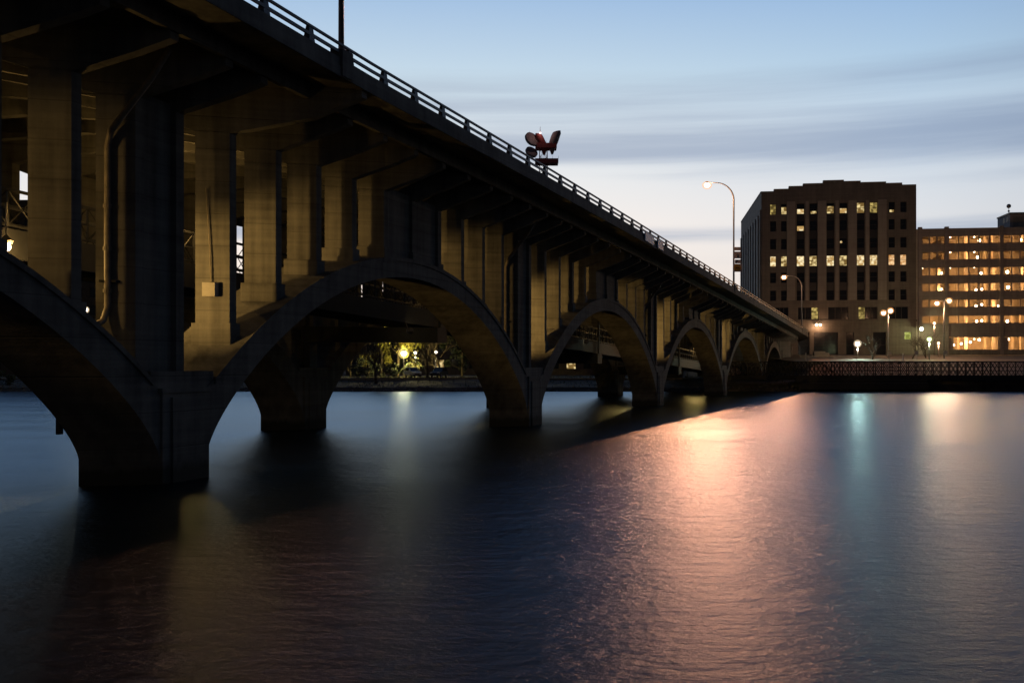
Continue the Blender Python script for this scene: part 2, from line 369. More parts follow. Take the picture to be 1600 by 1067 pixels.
for o0, o1 in RIBS:
    for k in range(6): arch_ring(k, o0, o1)
# piers
for n in range(0, 5):
    c0, c1 = n + .0827, n + .153
    for o0, o1 in RIBS:
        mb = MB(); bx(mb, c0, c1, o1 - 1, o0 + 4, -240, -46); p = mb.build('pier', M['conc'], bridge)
        mb = MB(); bx(mb, c0 - .012, c1 + .012, o1 + 2, o0 - 1, -60, -13); bx(mb, c0 - .003, c1 + .003, o1 - 3, o0 + 7, -50, -42); mb.build('pier_cap', M['conc'], p)
        mb = MB(); bx(mb, c0 + .012, c1 - .012, o0 + 3, o0 + 7.5, -236, -58); mb.build('pilaster_panel', M['conc'], p)
n = 5
for o0, o1 in RIBS:
    mb = MB(); bx(mb, 5.80, 5.86, o1, o0, -240, 120); mb.build('pier', M['conc'], bridge)
# columns, crossbeams
TH = .0118
def col_stations(n):         # far edges of the columns from pier n to pier n+1
    return [n + .141 + .0862 * i for i in range(1, 11)]
def beam(z, out=115, deep=True):
    """one crossbeam with its haunched brackets, seen from the side as a polygon in (o, h)"""
    r = rail_h(z); mb = MB(); d = 1.0 if z < 4 else max(.55, 1 - (z - 4) * .28)
    tip, colb = -100, -62 - 100 * d
    bot = [(out, tip + (22 if out > 150 else 0)), (out * .55, tip - 25 * d), (-25, colb), (-85, colb), (-150, colb + 18 * d), (-340, -118), (-480, -118), (-660, colb + 18 * d), (-718, colb), (-790, colb), (-816 - 70, tip - 25 * d), (-816 - 115, tip)]
    top = [(-816 - 115, -60), (out, -60)]
    poly = bot + top; k = len(poly)
    a = [B(z - TH, q, r + h) for q, h in poly]; b = [B(z, q, r + h) for q, h in poly]
    return fixn(mb.prism(poly, a, b).build('crossbeam', M['conc'], bridge))
def column(z, k, rib, pier=False, depth=60):
    o0 = rib[0] - 25; o1 = o0 - depth; r = rail_h(z); d = 1.0 if z < 4 else max(.55, 1 - (z - 4) * .28)
    top = r - 62 - 100 * d + 2
    foot = -14 if pier else min(extr(k, z), extr(k, z - TH)) - 3
    hi = -14 if pier else max(extr(k, z), extr(k, z - TH))
    if top - hi < 14: return
    mb = MB(); bx(mb, z - TH, z, o1, o0, foot, top); c = mb.build('column', M['conc'], bridge)
    if not pier and top - hi > 60:
        mb = MB(); bx(mb, z - TH - .0028, z + .0028, o1 - 4, o0 + 4, foot - 6, hi + 24); mb.build('plinth', M['conc'], c)
for n in range(-0, 6):
    zs = []
    if n <= 4:
        pp = (n + .083, n + .141)
        for z in pp:
            for rib in RIBS: column(z, 0, rib, True)
            beam(z)
        for rib in RIBS:     # recessed wall between the twin pier columns
            mb = MB(); bx(mb, pp[0] - .001, pp[1] - TH + .001, rib[0] - 82, rib[0] - 34, -14, lambda q: rail_h(q) - 150 + max(0, q - 4) * 20); mb.build('pier_wall', M['conc'], bridge)
    if n < 5: st = [z for z in col_stations(n)]
    else: st = [5.153 + .08 * i for i in range(1, 9)]
    k = n
    if n < 5:
        for rib in RIBS:
            za, zb = st[4] - .001, st[6] - TH + .001; hc = CROWN[n] - 20
            mb = MB(); bx(mb, za, zb, rib[0] - 82, rib[0] - 32, hc, lambda q: rail_h(q) - 150 + max(0, q - 4) * 20)
            if rail_h(zb) - 150 > hc + 20: mb.build('crown_wall', M['conc'], bridge)
    for i, z in enumerate(st):
        beam(z, FAS - 6 if (n == 1 and i == 0) else 115)
        for rib in RIBS: column(z, k, rib)
for z in (5.88, 6.0, 6.12): beam(z)
# slab, edge beams, stringers, parapet
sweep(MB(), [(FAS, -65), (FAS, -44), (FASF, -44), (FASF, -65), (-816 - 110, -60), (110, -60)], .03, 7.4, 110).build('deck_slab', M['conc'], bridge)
sweep(MB(), [(FAS - 24, -43.8), (FASF + 24, -43.8), (FASF + 24, -42.8), (FAS - 24, -42.8)], .03, 7.4, 110).build('roadway', M['slab'], bridge)
for a, b_ in ((109, 121), (-937, -925)): sweep(MB(), [(a, -88), (b_, -88), (b_, -58), (a, -58)], .03, 7.3, 110).build('edge_beam', M['conc'], bridge)
for a in (-215, -330, -450, -570): sweep(MB(), [(a, -90), (a + 14, -90), (a + 14, -58), (a, -58)], .03, 6.4, 66).build('stringer', M['conc'], bridge)
for a, b_ in ((FAS + 1.5, FAS - 15), (FASF - 1.5, FASF + 15)):
    s = 1 if a > 0 else -1
    par = sweep(MB(), [(a, -64.5), (a, -47), (a - 2.2 * s, -46), (a - 2.2 * s, -29), (b_, -29), (b_, -43)], .03, 7.4, 110).build('parapet', M['conc'], bridge); fixn(par)
    fixn(sweep(MB(), [(a - 3 * s, -4), (a - 3 * s, 0), (a - 9 * s, 0), (a - 9 * s, -4)], .03, 7.4, 110).build('top_rail', M['railsteel'], par))
    fixn(sweep(MB(), [(a - 3 * s, -20), (a - 3 * s, -14.5), (a - 8 * s, -14.5), (a - 8 * s, -20)], .03, 7.4, 110).build('middle_rail', M['railsteel'], par))
    z = .56
    while z < 7.3:
        r = rail_h(z); hw = .0035
        q = [B(z - hw * 1.5, a - 2.6 * s, r - 29.5), B(z + hw * 1.5, a - 2.6 * s, r - 29.5), B(z + hw * 1.5, a - 14 * s, r - 29.5), B(z - hw * 1.5, a - 14 * s, r - 29.5),
             B(z - hw, a - 5 * s, r - .5), B(z + hw, a - 5 * s, r - .5), B(z + hw, a - 9.5 * s, r - .5), B(z - hw, a - 9.5 * s, r - .5)]
        fixn(MB().hexa(q).build('rail_post', M['railsteel'], par)); z += .0785
# abutment at the far end
mb = MB(); bx(mb, 5.87, 6.85, -830, 60, -190, lambda q: rail_h(q) - 86); fixn(mb.build('abutment', M['conc2'], bridge))
mb = MB(); bx(mb, 6.10, 6.16, 61, 74, -190, lambda q: rail_h(q) - 130); fixn(mb.build('abutment_pilaster', M['conc2'], bridge))
# downpipes, junction box, drain stub
def downpipe(n):
    z = n + .083 - TH - .0045; o = -62; r = rail_h(z)
    e = extr(n - 1 if n > 0 else 0, z - .02) if n > 0 else 0
    zb = z - .045
    pts = [B(z - .02, 60, r - 80), B(z - .015, 20, r - 140), B(z - .006, -50, r - 225), B(z, o, r - 250), B(z, o, 118), B(z, o, 92), B(z - .006, o, 70), B(z - .03, o - 4, 48)]
    p = fixn(MB().tube(pts, .115, 10).build('downpipe', M['pipe'], bridge, True))
    for h in (120, 190, 260): MB().tube([B(z, o, h - 3), B(z, o, h + 3)], .15, 10).build('pipe_collar', M['pipe'], p)
    bx(MB(), z - .001, z + .0045, o - 12, o + 14, 134, 138).build('pipe_bracket', M['black'], p)
for n in (1, 2, 3): downpipe(n)
z = 1.2272 - TH
mb = MB(); bx(mb, z - .007, z - .0005, -66, -44, 126, 152); jb = mb.build('junction_box', M['boxpaint'], bridge)
MB().tube([B(z - .002, -56, 152), B(z - .002, -57, 200), B(z - .002, -64, 330)], .02, 6).build('conduit', M['pipe'], jb)
mb = MB(); bx(mb, 1.058, 1.063, -128, -123, -115, -20); mb.build('drain_stub', M['black'], bridge)
# plates hung outside the parapet, sky reflection painted into their colour
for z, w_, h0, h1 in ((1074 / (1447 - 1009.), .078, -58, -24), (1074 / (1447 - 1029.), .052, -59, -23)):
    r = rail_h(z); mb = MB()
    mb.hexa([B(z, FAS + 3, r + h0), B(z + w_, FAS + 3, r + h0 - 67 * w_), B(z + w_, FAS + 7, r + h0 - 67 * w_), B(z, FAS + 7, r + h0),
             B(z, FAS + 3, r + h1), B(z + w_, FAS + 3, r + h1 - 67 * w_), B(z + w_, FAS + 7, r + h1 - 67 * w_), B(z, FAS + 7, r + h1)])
    p = tag(fixn(mb.build('fascia_plate', M['signsky'])), 'wider pale plate tinted sky blue hung on the outside of the bridge parapet' if w_ > .06 else 'narrower pale plate tinted sky blue hung on the bridge parapet, right of the wide one', 'sign plate', 'plates on the parapet')

# ------------------------------------------------------------------ footbridge slung between the two ribs
def FB(Z, o, h): return Vector(((647 * Z - 1296 + o) * U, (Z + .000163 * o) * SPAN, CAMH + h * U))
def fr(z): return 380 - 67 * z
foot = thing('footbridge', 'black steel footbridge with lattice railings slung under the road deck', 'footbridge', FB(2.0, -390, 140))
ZA, ZB = .35, 5.5
def fsweep(name, o0, o1, h0, h1, m=M['black'], parent=foot):
    mb = MB(); mb.hexa([FB(ZA, o0, fr(ZA) + h0), FB(ZA, o1, fr(ZA) + h0), FB(ZB, o1, fr(ZB) + h0), FB(ZB, o0, fr(ZB) + h0),
                        FB(ZA, o0, fr(ZA) + h1), FB(ZA, o1, fr(ZA) + h1), FB(ZB, o1, fr(ZB) + h1), FB(ZB, o0, fr(ZB) + h1)])
    return fixn(mb.build(name, m, parent))
OL, OR_ = -460, -320
fsweep('deck', OL, OR_, -78, -74); 
for s_, q in (('a', OL), ('b', OR_)):
    fsweep('girder', q - 4, q + 4, -122, -70)
    rl = fsweep('hand_rail', q - 2.5, q + 2.5, -5, 0); fsweep('bottom_rail', q - 2, q + 2, -66, -62, parent=rl)
    fsweep('middle_rail', q - 1.5, q + 1.5, -36, -33, parent=rl)
    mb = MB(); z = ZA; step = .035
    while z < ZB - step:
        for (za, ha, zb_, hb) in ((z, -64, z, -2), (z, -64, z + step, -3), (z, -3, z + step, -64)):
            mb.tube([FB(za, q, fr(za) + ha), FB(zb_, q, fr(zb_) + hb)], .028 if za != zb_ else .05, 4, False)
        z += step
    mb.build('railing_lattice', M['black'], foot, kind='stuff')
for n in range(0, 5):
    zc = n + .118
    h1 = fr(zc) - 123
    def fbx(name, z0, z1, o0, o1, a, b): return fixn(MB().hexa([FB(z0, o0, a), FB(z0, o1, a), FB(z1, o1, a), FB(z1, o0, a), FB(z0, o0, b), FB(z0, o1, b), FB(z1, o1, b), FB(z1, o0, b)]).build(name, M['black'], foot))
    fbx('cap_beam', zc - .02, zc + .02, -715, -300, h1 - 48, h1)
    fbx('hanger', zc - .004, zc + .004, -310, -302, h1 + .2, rail_h(zc) - 92)
    if h1 - 48 > -10: fbx('support_post', zc - .012, zc + .012, -714, -696, -14, h1 - 48.2)
# floodlights under the deck
AMB = (1.0, .59, .17)
def flood(Z, o, h, aim, power, label, size=R(165)):
    p = FB(Z, o, h); t = thing('floodlight', label, 'floodlight', p, 'amber floodlights under the deck')
    d = (Vector(aim) - p).normalized(); a = p - d * .35
    MB().tube([p + Vector((-.35, 0, .55)), p - d * .2], .04, 6).build('bracket', M['steel'], t)
    MB().lathe(a, [(.10, 0), (.17, .10), (.22, .30), (.23, .34)], 12, d).build('housing', M['steel'], t)
    MB().lathe(p, [(.19, 0), (.12, .03)], 12, d).build('lens', M['lens_amber'], t)
    point_light('flood_light', p + d * .12, AMB, power, .25, t, size, aim, .75)
def soffit_fill_lamp(Z, label, power):  # added fill lamps standing in for bounce light on the deck underside
    p = FB(Z, -312, fr(Z) + 28); t = thing('soffit_fill_lamp', label, 'lamp', p, 'added fill lamps along the footbridge')
    MB().tube([FB(Z, -318, fr(Z)), FB(Z, -318, fr(Z) + 34), p + Vector((0, 0, .2))], .035, 6).build('post', M['black'], t)
    MB().lathe(p + Vector((0, 0, .08)), [(.12, 0), (.14, .06), (.03, .16)], 10).build('hood', M['black'], t); MB().sphere(p, .08, 8).build('lens', M['lens_amber'], t)
    point_light('soffit_fill_light', p + Vector((.3, 0, .15)), AMB, power, .1, t)
ORD = ['nearest', 'second', 'third', 'fourth', 'fifth']
for n in range(0, 5):
    if n < 4: flood(n + .98, -290, 100, FB(n + 1.58, 165, 225), 9500, f'amber floodlight beside the footbridge just before the {ORD[n + 1]} pier', R(32))
    soffit_fill_lamp(n + .40, f'small added amber fill lamp on the footbridge rail under the {ORD[n]} span', 320)
    flood(n + .66, -303, 300 - 8 * n, FB(n + .90, -55, 228), 2700, f'amber floodlight above the footbridge in the middle of the {ORD[n]} span', R(38))

# ------------------------------------------------------------------ street lamps on the bridge
def bridge_lamp(zpost, height, arm, label, power, signs=False):
    r = rail_h(zpost); b = B(zpost, FAS - 8, r - 30); t = thing('street_lamp', label, 'street lamp', b, 'street lamps on the bridge')
    ped = MB(); bx(ped, zpost - .011, zpost + .011, FAS - 18, FAS + 4.5, r - 62, r - 12); fixn(ped.build('pedestal', M['conc'], t))
    base = B(zpost, FAS - 8, r - 12)
    MB().lathe(base, [(.20, 0), (.20, .06), (.13, .10)], 10).build('base_plate', M['steel'], t)
    top = base + Vector((0, 0, height))
    pole = [base + Vector((0, 0, .05)), base + Vector((0, 0, height * .5)), top - Vector((0, 0, arm * .62))]
    left = (B(zpost, FAS - 100, r) - B(zpost, FAS, r)).normalized(); left.z = 0
    n = 10
    for i in range(1, n + 1):
        a = math.pi / 2 * i / n; pole.append(top - Vector((0, 0, arm * .62 * (1 - math.sin(a)))) + left * arm * .68 * (1 - math.cos(a)))
    pole.append(top + left * arm)
    k = len(pole); rad = [.115 - .065 * min(1, i / (k - 1) * 1.0) for i in range(k)]; rad[0] = .12; rad[1] = .095
    MB().tube(pole, rad, 10).build('pole', M['steel'], t, True)
    hd = top + left * (arm + .35)
    h = MB().lathe(hd + Vector((0, 0, -.06)), [(.05, -.10), (.22, -.08), (.26, 0), (.20, .12), (.05, .17)], 12).build('lamp_head', M['steel'], t, True)
    MB().sphere(hd + Vector((0, 0, -.34)), .34, 12, .8).build('bulb', M['lens_sod'], h, True); MB().sphere(hd + Vector((0, 0, -.36)), .62, 14, .8).build('halo_bowl', M['bowl'], h, True)
    if power:                # a little light all round; an added spot lays the streak on the water
        lp = hd + Vector((0, 0, -1.1)); point_light('street_light', lp, SOD, max(power * .035, 600), .18, t)
        point_light('river_streak_spot', lp, (1.0, .36, .17), power, .18, t, R(125), lp + Vector((.15, -1, -.45)), .5)
    if signs:
        pr = B(zpost, FAS - 8, 0); Y = pr.y - .16; x0 = pr.x
        fwd = Vector((0, -1, 0))
        def plate(name, xa, xb, ya, yb, m, dy=0):
            a = at(xa, ya, Y); c = at(xb, yb, Y); return MB().box(min(a.x, c.x), max(a.x, c.x), Y - .02 - dy, Y + .02 - dy, min(a.z, c.z), max(a.z, c.z)).build(name, m, t)
        plate('route_plate', 1146.8, 1157.6, 386.2, 391.6, M['signw'])
        p2 = plate('route_shield', 1147, 1158, 393.2, 404, M['signw'])
        p3 = plate('arrow_plate', 1148.2, 1157.8, 405.8, 411.8, M['signw'])
        p4 = plate('round_emblem_plate', 1146, 1160, 412.4, 424.8, M['signw'])
        a = at(1152.6, 400, Y)
        txt('digit', '2', a + Vector((0, -.03, -.22)), .62, M['signb'], p2)
        q = at(1152, 409, Y)
        fixn(MB().add([(q.x - .20, Y - .03, q.z - .2), (q.x - .08, Y - .03, q.z - .2), (q.x - .08, Y - .03, q.z + .05), (q.x + .10, Y - .03, q.z + .05), (q.x + .10, Y - .03, q.z + .2), (q.x - .20, Y - .03, q.z + .2)], [(0, 1, 2, 3, 4, 5)]).build('arrow', M['signb'], p3))
        e = at(1152, 418.6, Y); em = MB().lathe(e + Vector((0, -.02, 0)), [(.44, 0), (.44, .02)], 20, (0, -1, 0)).build('emblem', M['signy'], p4)
        MB().box(e.x - .22, e.x + .22, Y - .06, Y - .045, e.z - .05, e.z + .06).build('emblem_bar', M['signb'], p4)
    return t
def txt(name, s, loc, size, m, parent, rot=(R(90), 0, 0), shear=0.):
    cu = bpy.data.curves.new(name, 'FONT'); cu.body = s; cu.size = size; cu.align_x = 'CENTER'; cu.extrude = .01; cu.shear = shear
    tmp = bpy.data.objects.new('tmp', cu); C.objects.link(tmp); bpy.context.view_layer.update()
    me = bpy.data.meshes.new_from_object(tmp.evaluated_get(bpy.context.evaluated_depsgraph_get())); bpy.data.objects.remove(tmp)
    o = bpy.data.objects.new(name, me); C.objects.link(o); me.materials.clear(); me.materials.append(m); o.rotation_euler = rot; o.parent = parent; o.location = Vector(loc) - ORG[parent.name]
    ORG[o.name] = ORG[parent.name]; return o
ZL = [1074 / (1447 - x) for x in (532., 1152., 1257.)]
bridge_lamp(ZL[0], 13.2, 3.2, 'tall street lamp pole at the near end of the bridge, its head above the picture', 2400)
bridge_lamp(ZL[1], 12.4, 3.2, 'street lamp with curved arm and small traffic signs on its pole on the bridge', 50000, True)
bridge_lamp(ZL[2], 9.8, 3.4, 'street lamp with curved arm where the bridge meets the far bank', 9000)

# ------------------------------------------------------------------ walls with real openings
def wall_open(T, x0, x1, z0, z1, holes, depth):
    """front sheet in the plane d=0 of frame T(a, d, z) with holes cut out and their reveals"""
    mb = MB(); X = sorted({x0, x1, *[h[0] for h in holes], *[h[1] for h in holes]}); Z = sorted({z0, z1, *[h[2] for h in holes], *[h[3] for h in holes]})
    for i in range(len(X) - 1):
        for j in range(len(Z) - 1):
            cx, cz = (X[i] + X[i + 1]) / 2, (Z[j] + Z[j + 1]) / 2
            if any(h[0] < cx < h[1] and h[2] < cz < h[3] for h in holes): continue
            mb.add([T(X[i], 0, Z[j]), T(X[i + 1], 0, Z[j]), T(X[i + 1], 0, Z[j + 1]), T(X[i], 0, Z[j + 1])], [(0, 1, 2, 3)])
    for a, b, c, d in holes:
        for p, q in (((a, c), (a, d)), ((a, d), (b, d)), ((b, d), (b, c)), ((b, c), (a, c))):
            mb.add([T(p[0], 0, p[1]), T(q[0], 0, q[1]), T(q[0], depth, q[1]), T(p[0], depth, p[1])], [(0, 1, 2, 3)])
    return mb
def window(T, a, b, c, d, dep, glass, parent, mull=True):
    f = .07; mb = MB()
    for r in ((a, b, c, c + f), (a, b, d - f, d), (a, a + f, c + f, d - f), (b - f, b, c + f, d - f)):
        mb.box(r[0], r[1], dep - .08, dep + .02, r[2], r[3], T)
    if mull: mb.box(a + f, b - f, dep - .07, dep + .01, (c + d) / 2 - .03, (c + d) / 2 + .03, T)
    wdw = mb.build('window', M['frame'], parent)
    MB().add([T(a + f, dep, c + f), T(b - f, dep, c + f), T(b - f, dep, d - f), T(a + f, dep, d - f)], [(0, 1, 2, 3)]).build('pane', glass, wdw)
    return wdw

# ------------------------------------------------------------------ office building
nrm = math.hypot(1, .135); ux = Vector((1, -.135, 0)) / nrm; vy = Vector((.135, 1, 0)) / nrm
OC = Vector((57.6, 230, 0))
def OB(a, d, z): return OC + ux * a + vy * d + Vector((0, 0, z))
ZM = .0319                                   # metres per enlarged pixel of the study crop
def oz(y): return CAMH + (HOR - y) * 228 / FPX
def oa(xz): return (xz - 222) * ZM
def oyz(yz): return oz(260 + yz / 4.447)
office = thing('office_building', 'tall dark limestone office block with stepped parapet and a row of lit windows', 'building', OB(17, 20, 5.5))
WT = oyz(170); GZ = 5.2; W_ = oa(1295)
rows = [292, 410, 535, 655, 770, 895]; colsx = [305, 382, 498, 587, 706, 796, 915, 1005, 1128, 1208]
holes = []; zt = oyz(255); zb = oyz(930)
for c in (0, 1, 8, 9):
    for r in rows: holes.append((oa(colsx[c]) - .68, oa(colsx[c]) + .68, oyz(r + 37), oyz(r - 36)))
for c in range(2, 8): holes.append((oa(colsx[c]) - .86, oa(colsx[c]) + .86, zb, zt))
big = [(320, 412), (480, 622), (690, 830), (900, 1030), (1110, 1240)]
for x0, x1 in big: holes.append((oa(x0), oa(x1), oyz(1062), oyz(978)))
low = [(480, 560), (590, 760), (815, 870), (1000, 1090)]
for x0, x1 in low: holes.append((oa(x0), oa(x1), GZ + .3, oz(519)))
holes.append((oa(1215), oa(1262), oz(531), oz(519)))
wall_open(OB, 0, W_, GZ, WT, holes, .55).build('front_wall', M['lime'], office)
D_ = 50
mb = MB(); mb.add([OB(0, 0, GZ), OB(0, D_, GZ), OB(0, D_, WT), OB(0, 0, WT)], [(0, 1, 2, 3)]); mb.add([OB(W_, 0, GZ), OB(W_, D_, GZ), OB(W_, D_, WT), OB(W_, 0, WT)], [(3, 2, 1, 0)])
mb.add([OB(0, D_, GZ), OB(W_, D_, GZ), OB(W_, D_, WT), OB(0, D_, WT)], [(0, 1, 2, 3)]); mb.add([OB(0, .56, GZ), OB(W_, .56, GZ), OB(W_, .56, WT), OB(0, .56, WT)], [(0, 1, 2, 3)])
mb.build('side_walls', M['lime'], office)
MB().add([OB(0, 0, WT - .6), OB(W_, 0, WT - .6), OB(W_, D_, WT - .6), OB(0, D_, WT - .6)], [(0, 1, 2, 3)]).build('roof', M['slab'], office)
steps = [(222, 310, 170), (310, 415, 156), (415, 515, 138), (515, 655, 122), (655, 800, 103), (800, 915, 112), (915, 1090, 122), (1090, 1200, 132), (1200, 1295, 146)]
for x0, x1, y in steps:
    if y < 169:
        MB().box(oa(x0) + .002, oa(x1) - .002, .02, .9, WT - .02, oyz(y), OB).build('parapet_step', M['lime'], office)
        MB().box(oa(x0) + .03, oa(x1) - .03, -.06, .98, oyz(y), oyz(y) + .22, OB).build('coping', M['limel'], office)
MB().box(-.05, W_ + .05, .95, D_, WT, WT + .35, OB).build('roof_kerb', M['lime'], office)
MB().box(-.15, W_ + .15, -.22, -.003, oz(503), oz(500), OB).build('stone_ledge', M['lime'], office)
for x in (268 - 26, 430, 545 - 3, 646, 751, 858, 960, 1062):     # piers between the bays
    wd = .95 if x in (430, 646, 858, 1062) else .36
    if x in (242,): continue
    MB().box(oa(x) - wd, oa(x) + wd, -.20 if wd > .5 else -.10, -.003, oyz(930), oyz(240), OB).build('pier_strip', M['limel'], office)
for x in (222 + 34, 1262): MB().box(oa(x) - .9, oa(x) + .8, -.08, -.003, oyz(960), oyz(190), OB).build('corner_strip', M['lime'], office)
LIT = {(0, 0): 'lit2', (0, 1): 'half2', (0, 2): 'half', (0, 3): 'low', (0, 4): 'half2', (0, 5): 'half', (0, 6): 'lit0', (0, 7): 'lit2', (0, 8): 'low', (1, 2): 'half', (2, 5): 'spark',
       **{(3, c): 'lit1' if c in (0, 2, 4, 6, 7) else 'lit0' for c in range(8)}, (3, 8): 'lit3', (3, 9): 'lit3'}
for r, yz in enumerate(rows):
    for c, x in enumerate(colsx):
        hw = .68 if c in (0, 1, 8, 9) else .86; a, b = oa(x) - hw, oa(x) + hw; z0, z1 = oyz(yz + 37), oyz(yz - 36)
        k = LIT.get((r, c)); g = M['glass']
        if k in M: g = M[k]
        wn = window(OB, a, b, z0, z1, .38, g, office)
        if k in ('half', 'half2', 'low'):
            zz = z0 + {'half': .5, 'half2': .72, 'low': .28}[k] * (z1 - z0)
            q0 = a + .12 if k != 'low' else a + .3
            MB().add([OB(q0, .372, z0 + .12), OB(b - .12, .372, z0 + .12), OB(b - .12, .372, zz), OB(q0, .372, zz)], [(0, 1, 2, 3)]).build('lit_lower_pane', M['lit1'] if k == 'half' else M['lit0'], wn)
        if k == 'spark':
            MB().sphere(OB(a + .4, .36, z0 + 1.5), .28, 8).build('room_lamp', M['lit1'], wn)
for c in range(2, 8):
    a, b = oa(colsx[c]) - .86, oa(colsx[c]) + .86
    zz = [zb] + sum([[oyz(y + 37), oyz(y - 36)] for y in reversed(rows)], []) + [zt]
    for i in range(0, len(zz), 2):
        if zz[i + 1] - zz[i] > .05: MB().box(a + .003, b - .003, .30, .5, zz[i] + .003, zz[i + 1] - .003, OB).build('spandrel', M['spandrel'], office)
for i, (x0, x1) in enumerate(big):
    a, b = oa(x0), oa(x1); m_ = a + (b - a) * .36; m2 = a + (b - a) * .66
    for j, (p, q) in enumerate(((a, m_), (m_, m2), (m2, b))):
        g = M['glass']
        if (i, j) in ((1, 2),): g = M['lit2']
        if (i, j) == (3, 0): g = M['lit2']
        window(OB, p, q, oyz(1062), oyz(978), .40, g, office, False)
for i, (x0, x1) in enumerate(low): window(OB, oa(x0), oa(x1), GZ + .3, oz(519), .42, M['glass'], office)
window(OB, oa(1215), oa(1262), oz(531), oz(519), .42, M['litg'], office)
MB().box(oa(560), oa(590), -.12, -.005, GZ, oz(517), OB).build('door_pier', M['lime'], office)
# side facade: tall fluted piers with dark window strips
T_side = lambda a, d, z: OB(-d, a, z)
for i in range(8):
    a0 = 3 + i * 5.8
    MB().box(a0, a0 + 2.6, .01, .55, GZ + 6, WT - 5, T_side).build('side_pier', M['limel'], office)
    if i < 7: MB().box(a0 + 2.9, a0 + 5.5, .01, .06, GZ + 8, WT - 6, T_side).build('side_window_strip', M['glass'], office)
MB().box(.3, 2.2, .01, .3, GZ + 4, WT - 4, T_side).build('side_corner_pier', M['lime'], office)
# wall lamps on the base
for i, x in enumerate((1275.5, 1281.5)):
    p = at(x, 507.5, 229.2 - (x - 1190) * .02); t = thing('wall_lamp', f'{"left" if i == 0 else "right"} one of two small amber lamps over the stone base of the office block', 'wall lamp', p, 'lamps on the office base')
    MB().box(p.x - .2, p.x + .2, p.y + .05, p.y + .75, p.z + .1, p.z + .3).build('hood', M['steel'], t); MB().sphere(p, .24, 8).build('lens', M['lens_sod'], t)
    point_light('wall_light', p + Vector((0, -.5, -.5)), SOD, 160, .15, t)
p = at(1440, 514, 221); t = thing('wall_lamp', 'yellow-green wall lamp at the corner between office block and garage', 'wall lamp', p)
MB().box(p.x - .25, p.x + .25, p.y + .05, p.y + 2.4, p.z + .15, p.z + .35).build('hood', M['steel'], t); MB().sphere(p, .36, 10).build('lens', M['lens_green'], t)
point_light('wall_light', p + Vector((0, -.6, -.5)), (1, .9, .4), 500, .15, t)

# ------------------------------------------------------------------ parking garage
GC = OB(W_ + .25, -.6, 0)
def GB(a, d, z): return GC + ux * a + vy * d + Vector((0, 0, z))
GM = 223 / FPX / 4.105
def ga(xz): return (xz - 135) * GM * 1.012
def gz(yz): return CAMH + (HOR - 300 - yz / 4.105) * 222.5 / FPX
garage = thing('parking_garage', 'multi-storey concrete parking garage glowing orange inside beside the office block', 'parking garage', GB(13, 8, 5.2))
GW = ga(1060); GD = 17; GTOP = gz(228)
fl = [(280, 325), (380, 428), (483, 530), (585, 632), (690, 735), (793, 838)]
bays = [(158, 297), (320, 627), (650, 800), (823, 1050)]
pil = [(135, 158), (297, 320), (627, 650), (800, 823)]
for x0, x1 in pil:
    MB().box(ga(x0), ga(x1), -.35, .5, GZ, GTOP + .35, GB).build('pilaster', M['garage'], garage)
levels = [228] + sum([[a, b] for a, b in fl], []) + [930]
for bi, (x0, x1) in enumerate(bays):
    n = {0: 3, 1: 5, 2: 3, 3: 4}[bi]
    for i in range(0, len(levels) - 1, 2):
        top, bot = levels[i], levels[i + 1]
        for j in range(n):            # precast spandrel panels
            p, q = ga(x0) + (ga(x1) - ga(x0)) * j / n, ga(x0) + (ga(x1) - ga(x0)) * (j + 1) / n
            if i == len(levels) - 2: bot = 930 if bi in (1, 2) else 1010
            MB().box(p + .015, q - .015, -.02 + .01 * (j % 2), .22, gz(bot), gz(top), GB).build('spandrel_panel', M['garage'], garage)
    for i, (t_, b_) in enumerate(fl):
        for j in range(1, n):
            if i == 5 and (bi in (0, 2, 3) or j in (2, 3)): continue
            p = ga(x0) + (ga(x1) - ga(x0)) * j / n; MB().box(p - .13, p + .13, .02, .32, gz(b_) - .002, gz(t_) + .002, GB).build('mullion', M['garage'], garage)
# ground floor walls round the big openings
for x0, x1 in ((158, 350), (617, 680), (782, 1050)): MB().box(ga(x0), ga(x1), -.04, .22, GZ, gz(932), GB).build('ground_wall', M['garage'], garage)
MB().box(ga(158), ga(1050), -.30, -.05, GZ, gz(1012), GB).build('base_wall', M['conc2'], garage)
for i in range(7):
    z = gz((fl[i][1] if i < 6 else 1006)) - .1
    MB().box(ga(140), GW, .25, GD, z - .28, z, GB).build('floor_slab', M['garin'], garage)
MB().box(ga(135), GW, .23, GD, gz(232) - .3, gz(232), GB).build('roof_slab', M['garin'], garage)
MB().box(ga(135), GW, GD, GD + .3, GZ, GTOP, GB).build('back_wall', M['garin'], garage)
MB().box(ga(135) - .3, ga(135), .5, GD, GZ, GTOP, GB).build('end_wall', M['garin'], garage)
for x in (300, 470, 640, 812):
    for d in (6, 12): MB().box(ga(x), ga(x) + .6, d, d + .6, GZ, gz(240), GB).build('inner_column', M['garin'], garage)
# sloping ramp edges seen through the left bay
for i in range(2):
    z = gz(fl[i][1]); mb = MB(); mb.hexa([GB(ga(258), 3, z), GB(ga(300), 3, z), GB(ga(300), 9, z), GB(ga(258), 9, z), GB(ga(258), 3, z + .05), GB(ga(300), 3, z + 1.4), GB(ga(300), 9, z + 1.4), GB(ga(258), 9, z + .05)])
    fixn(mb.build('ramp', M['garin'], garage))
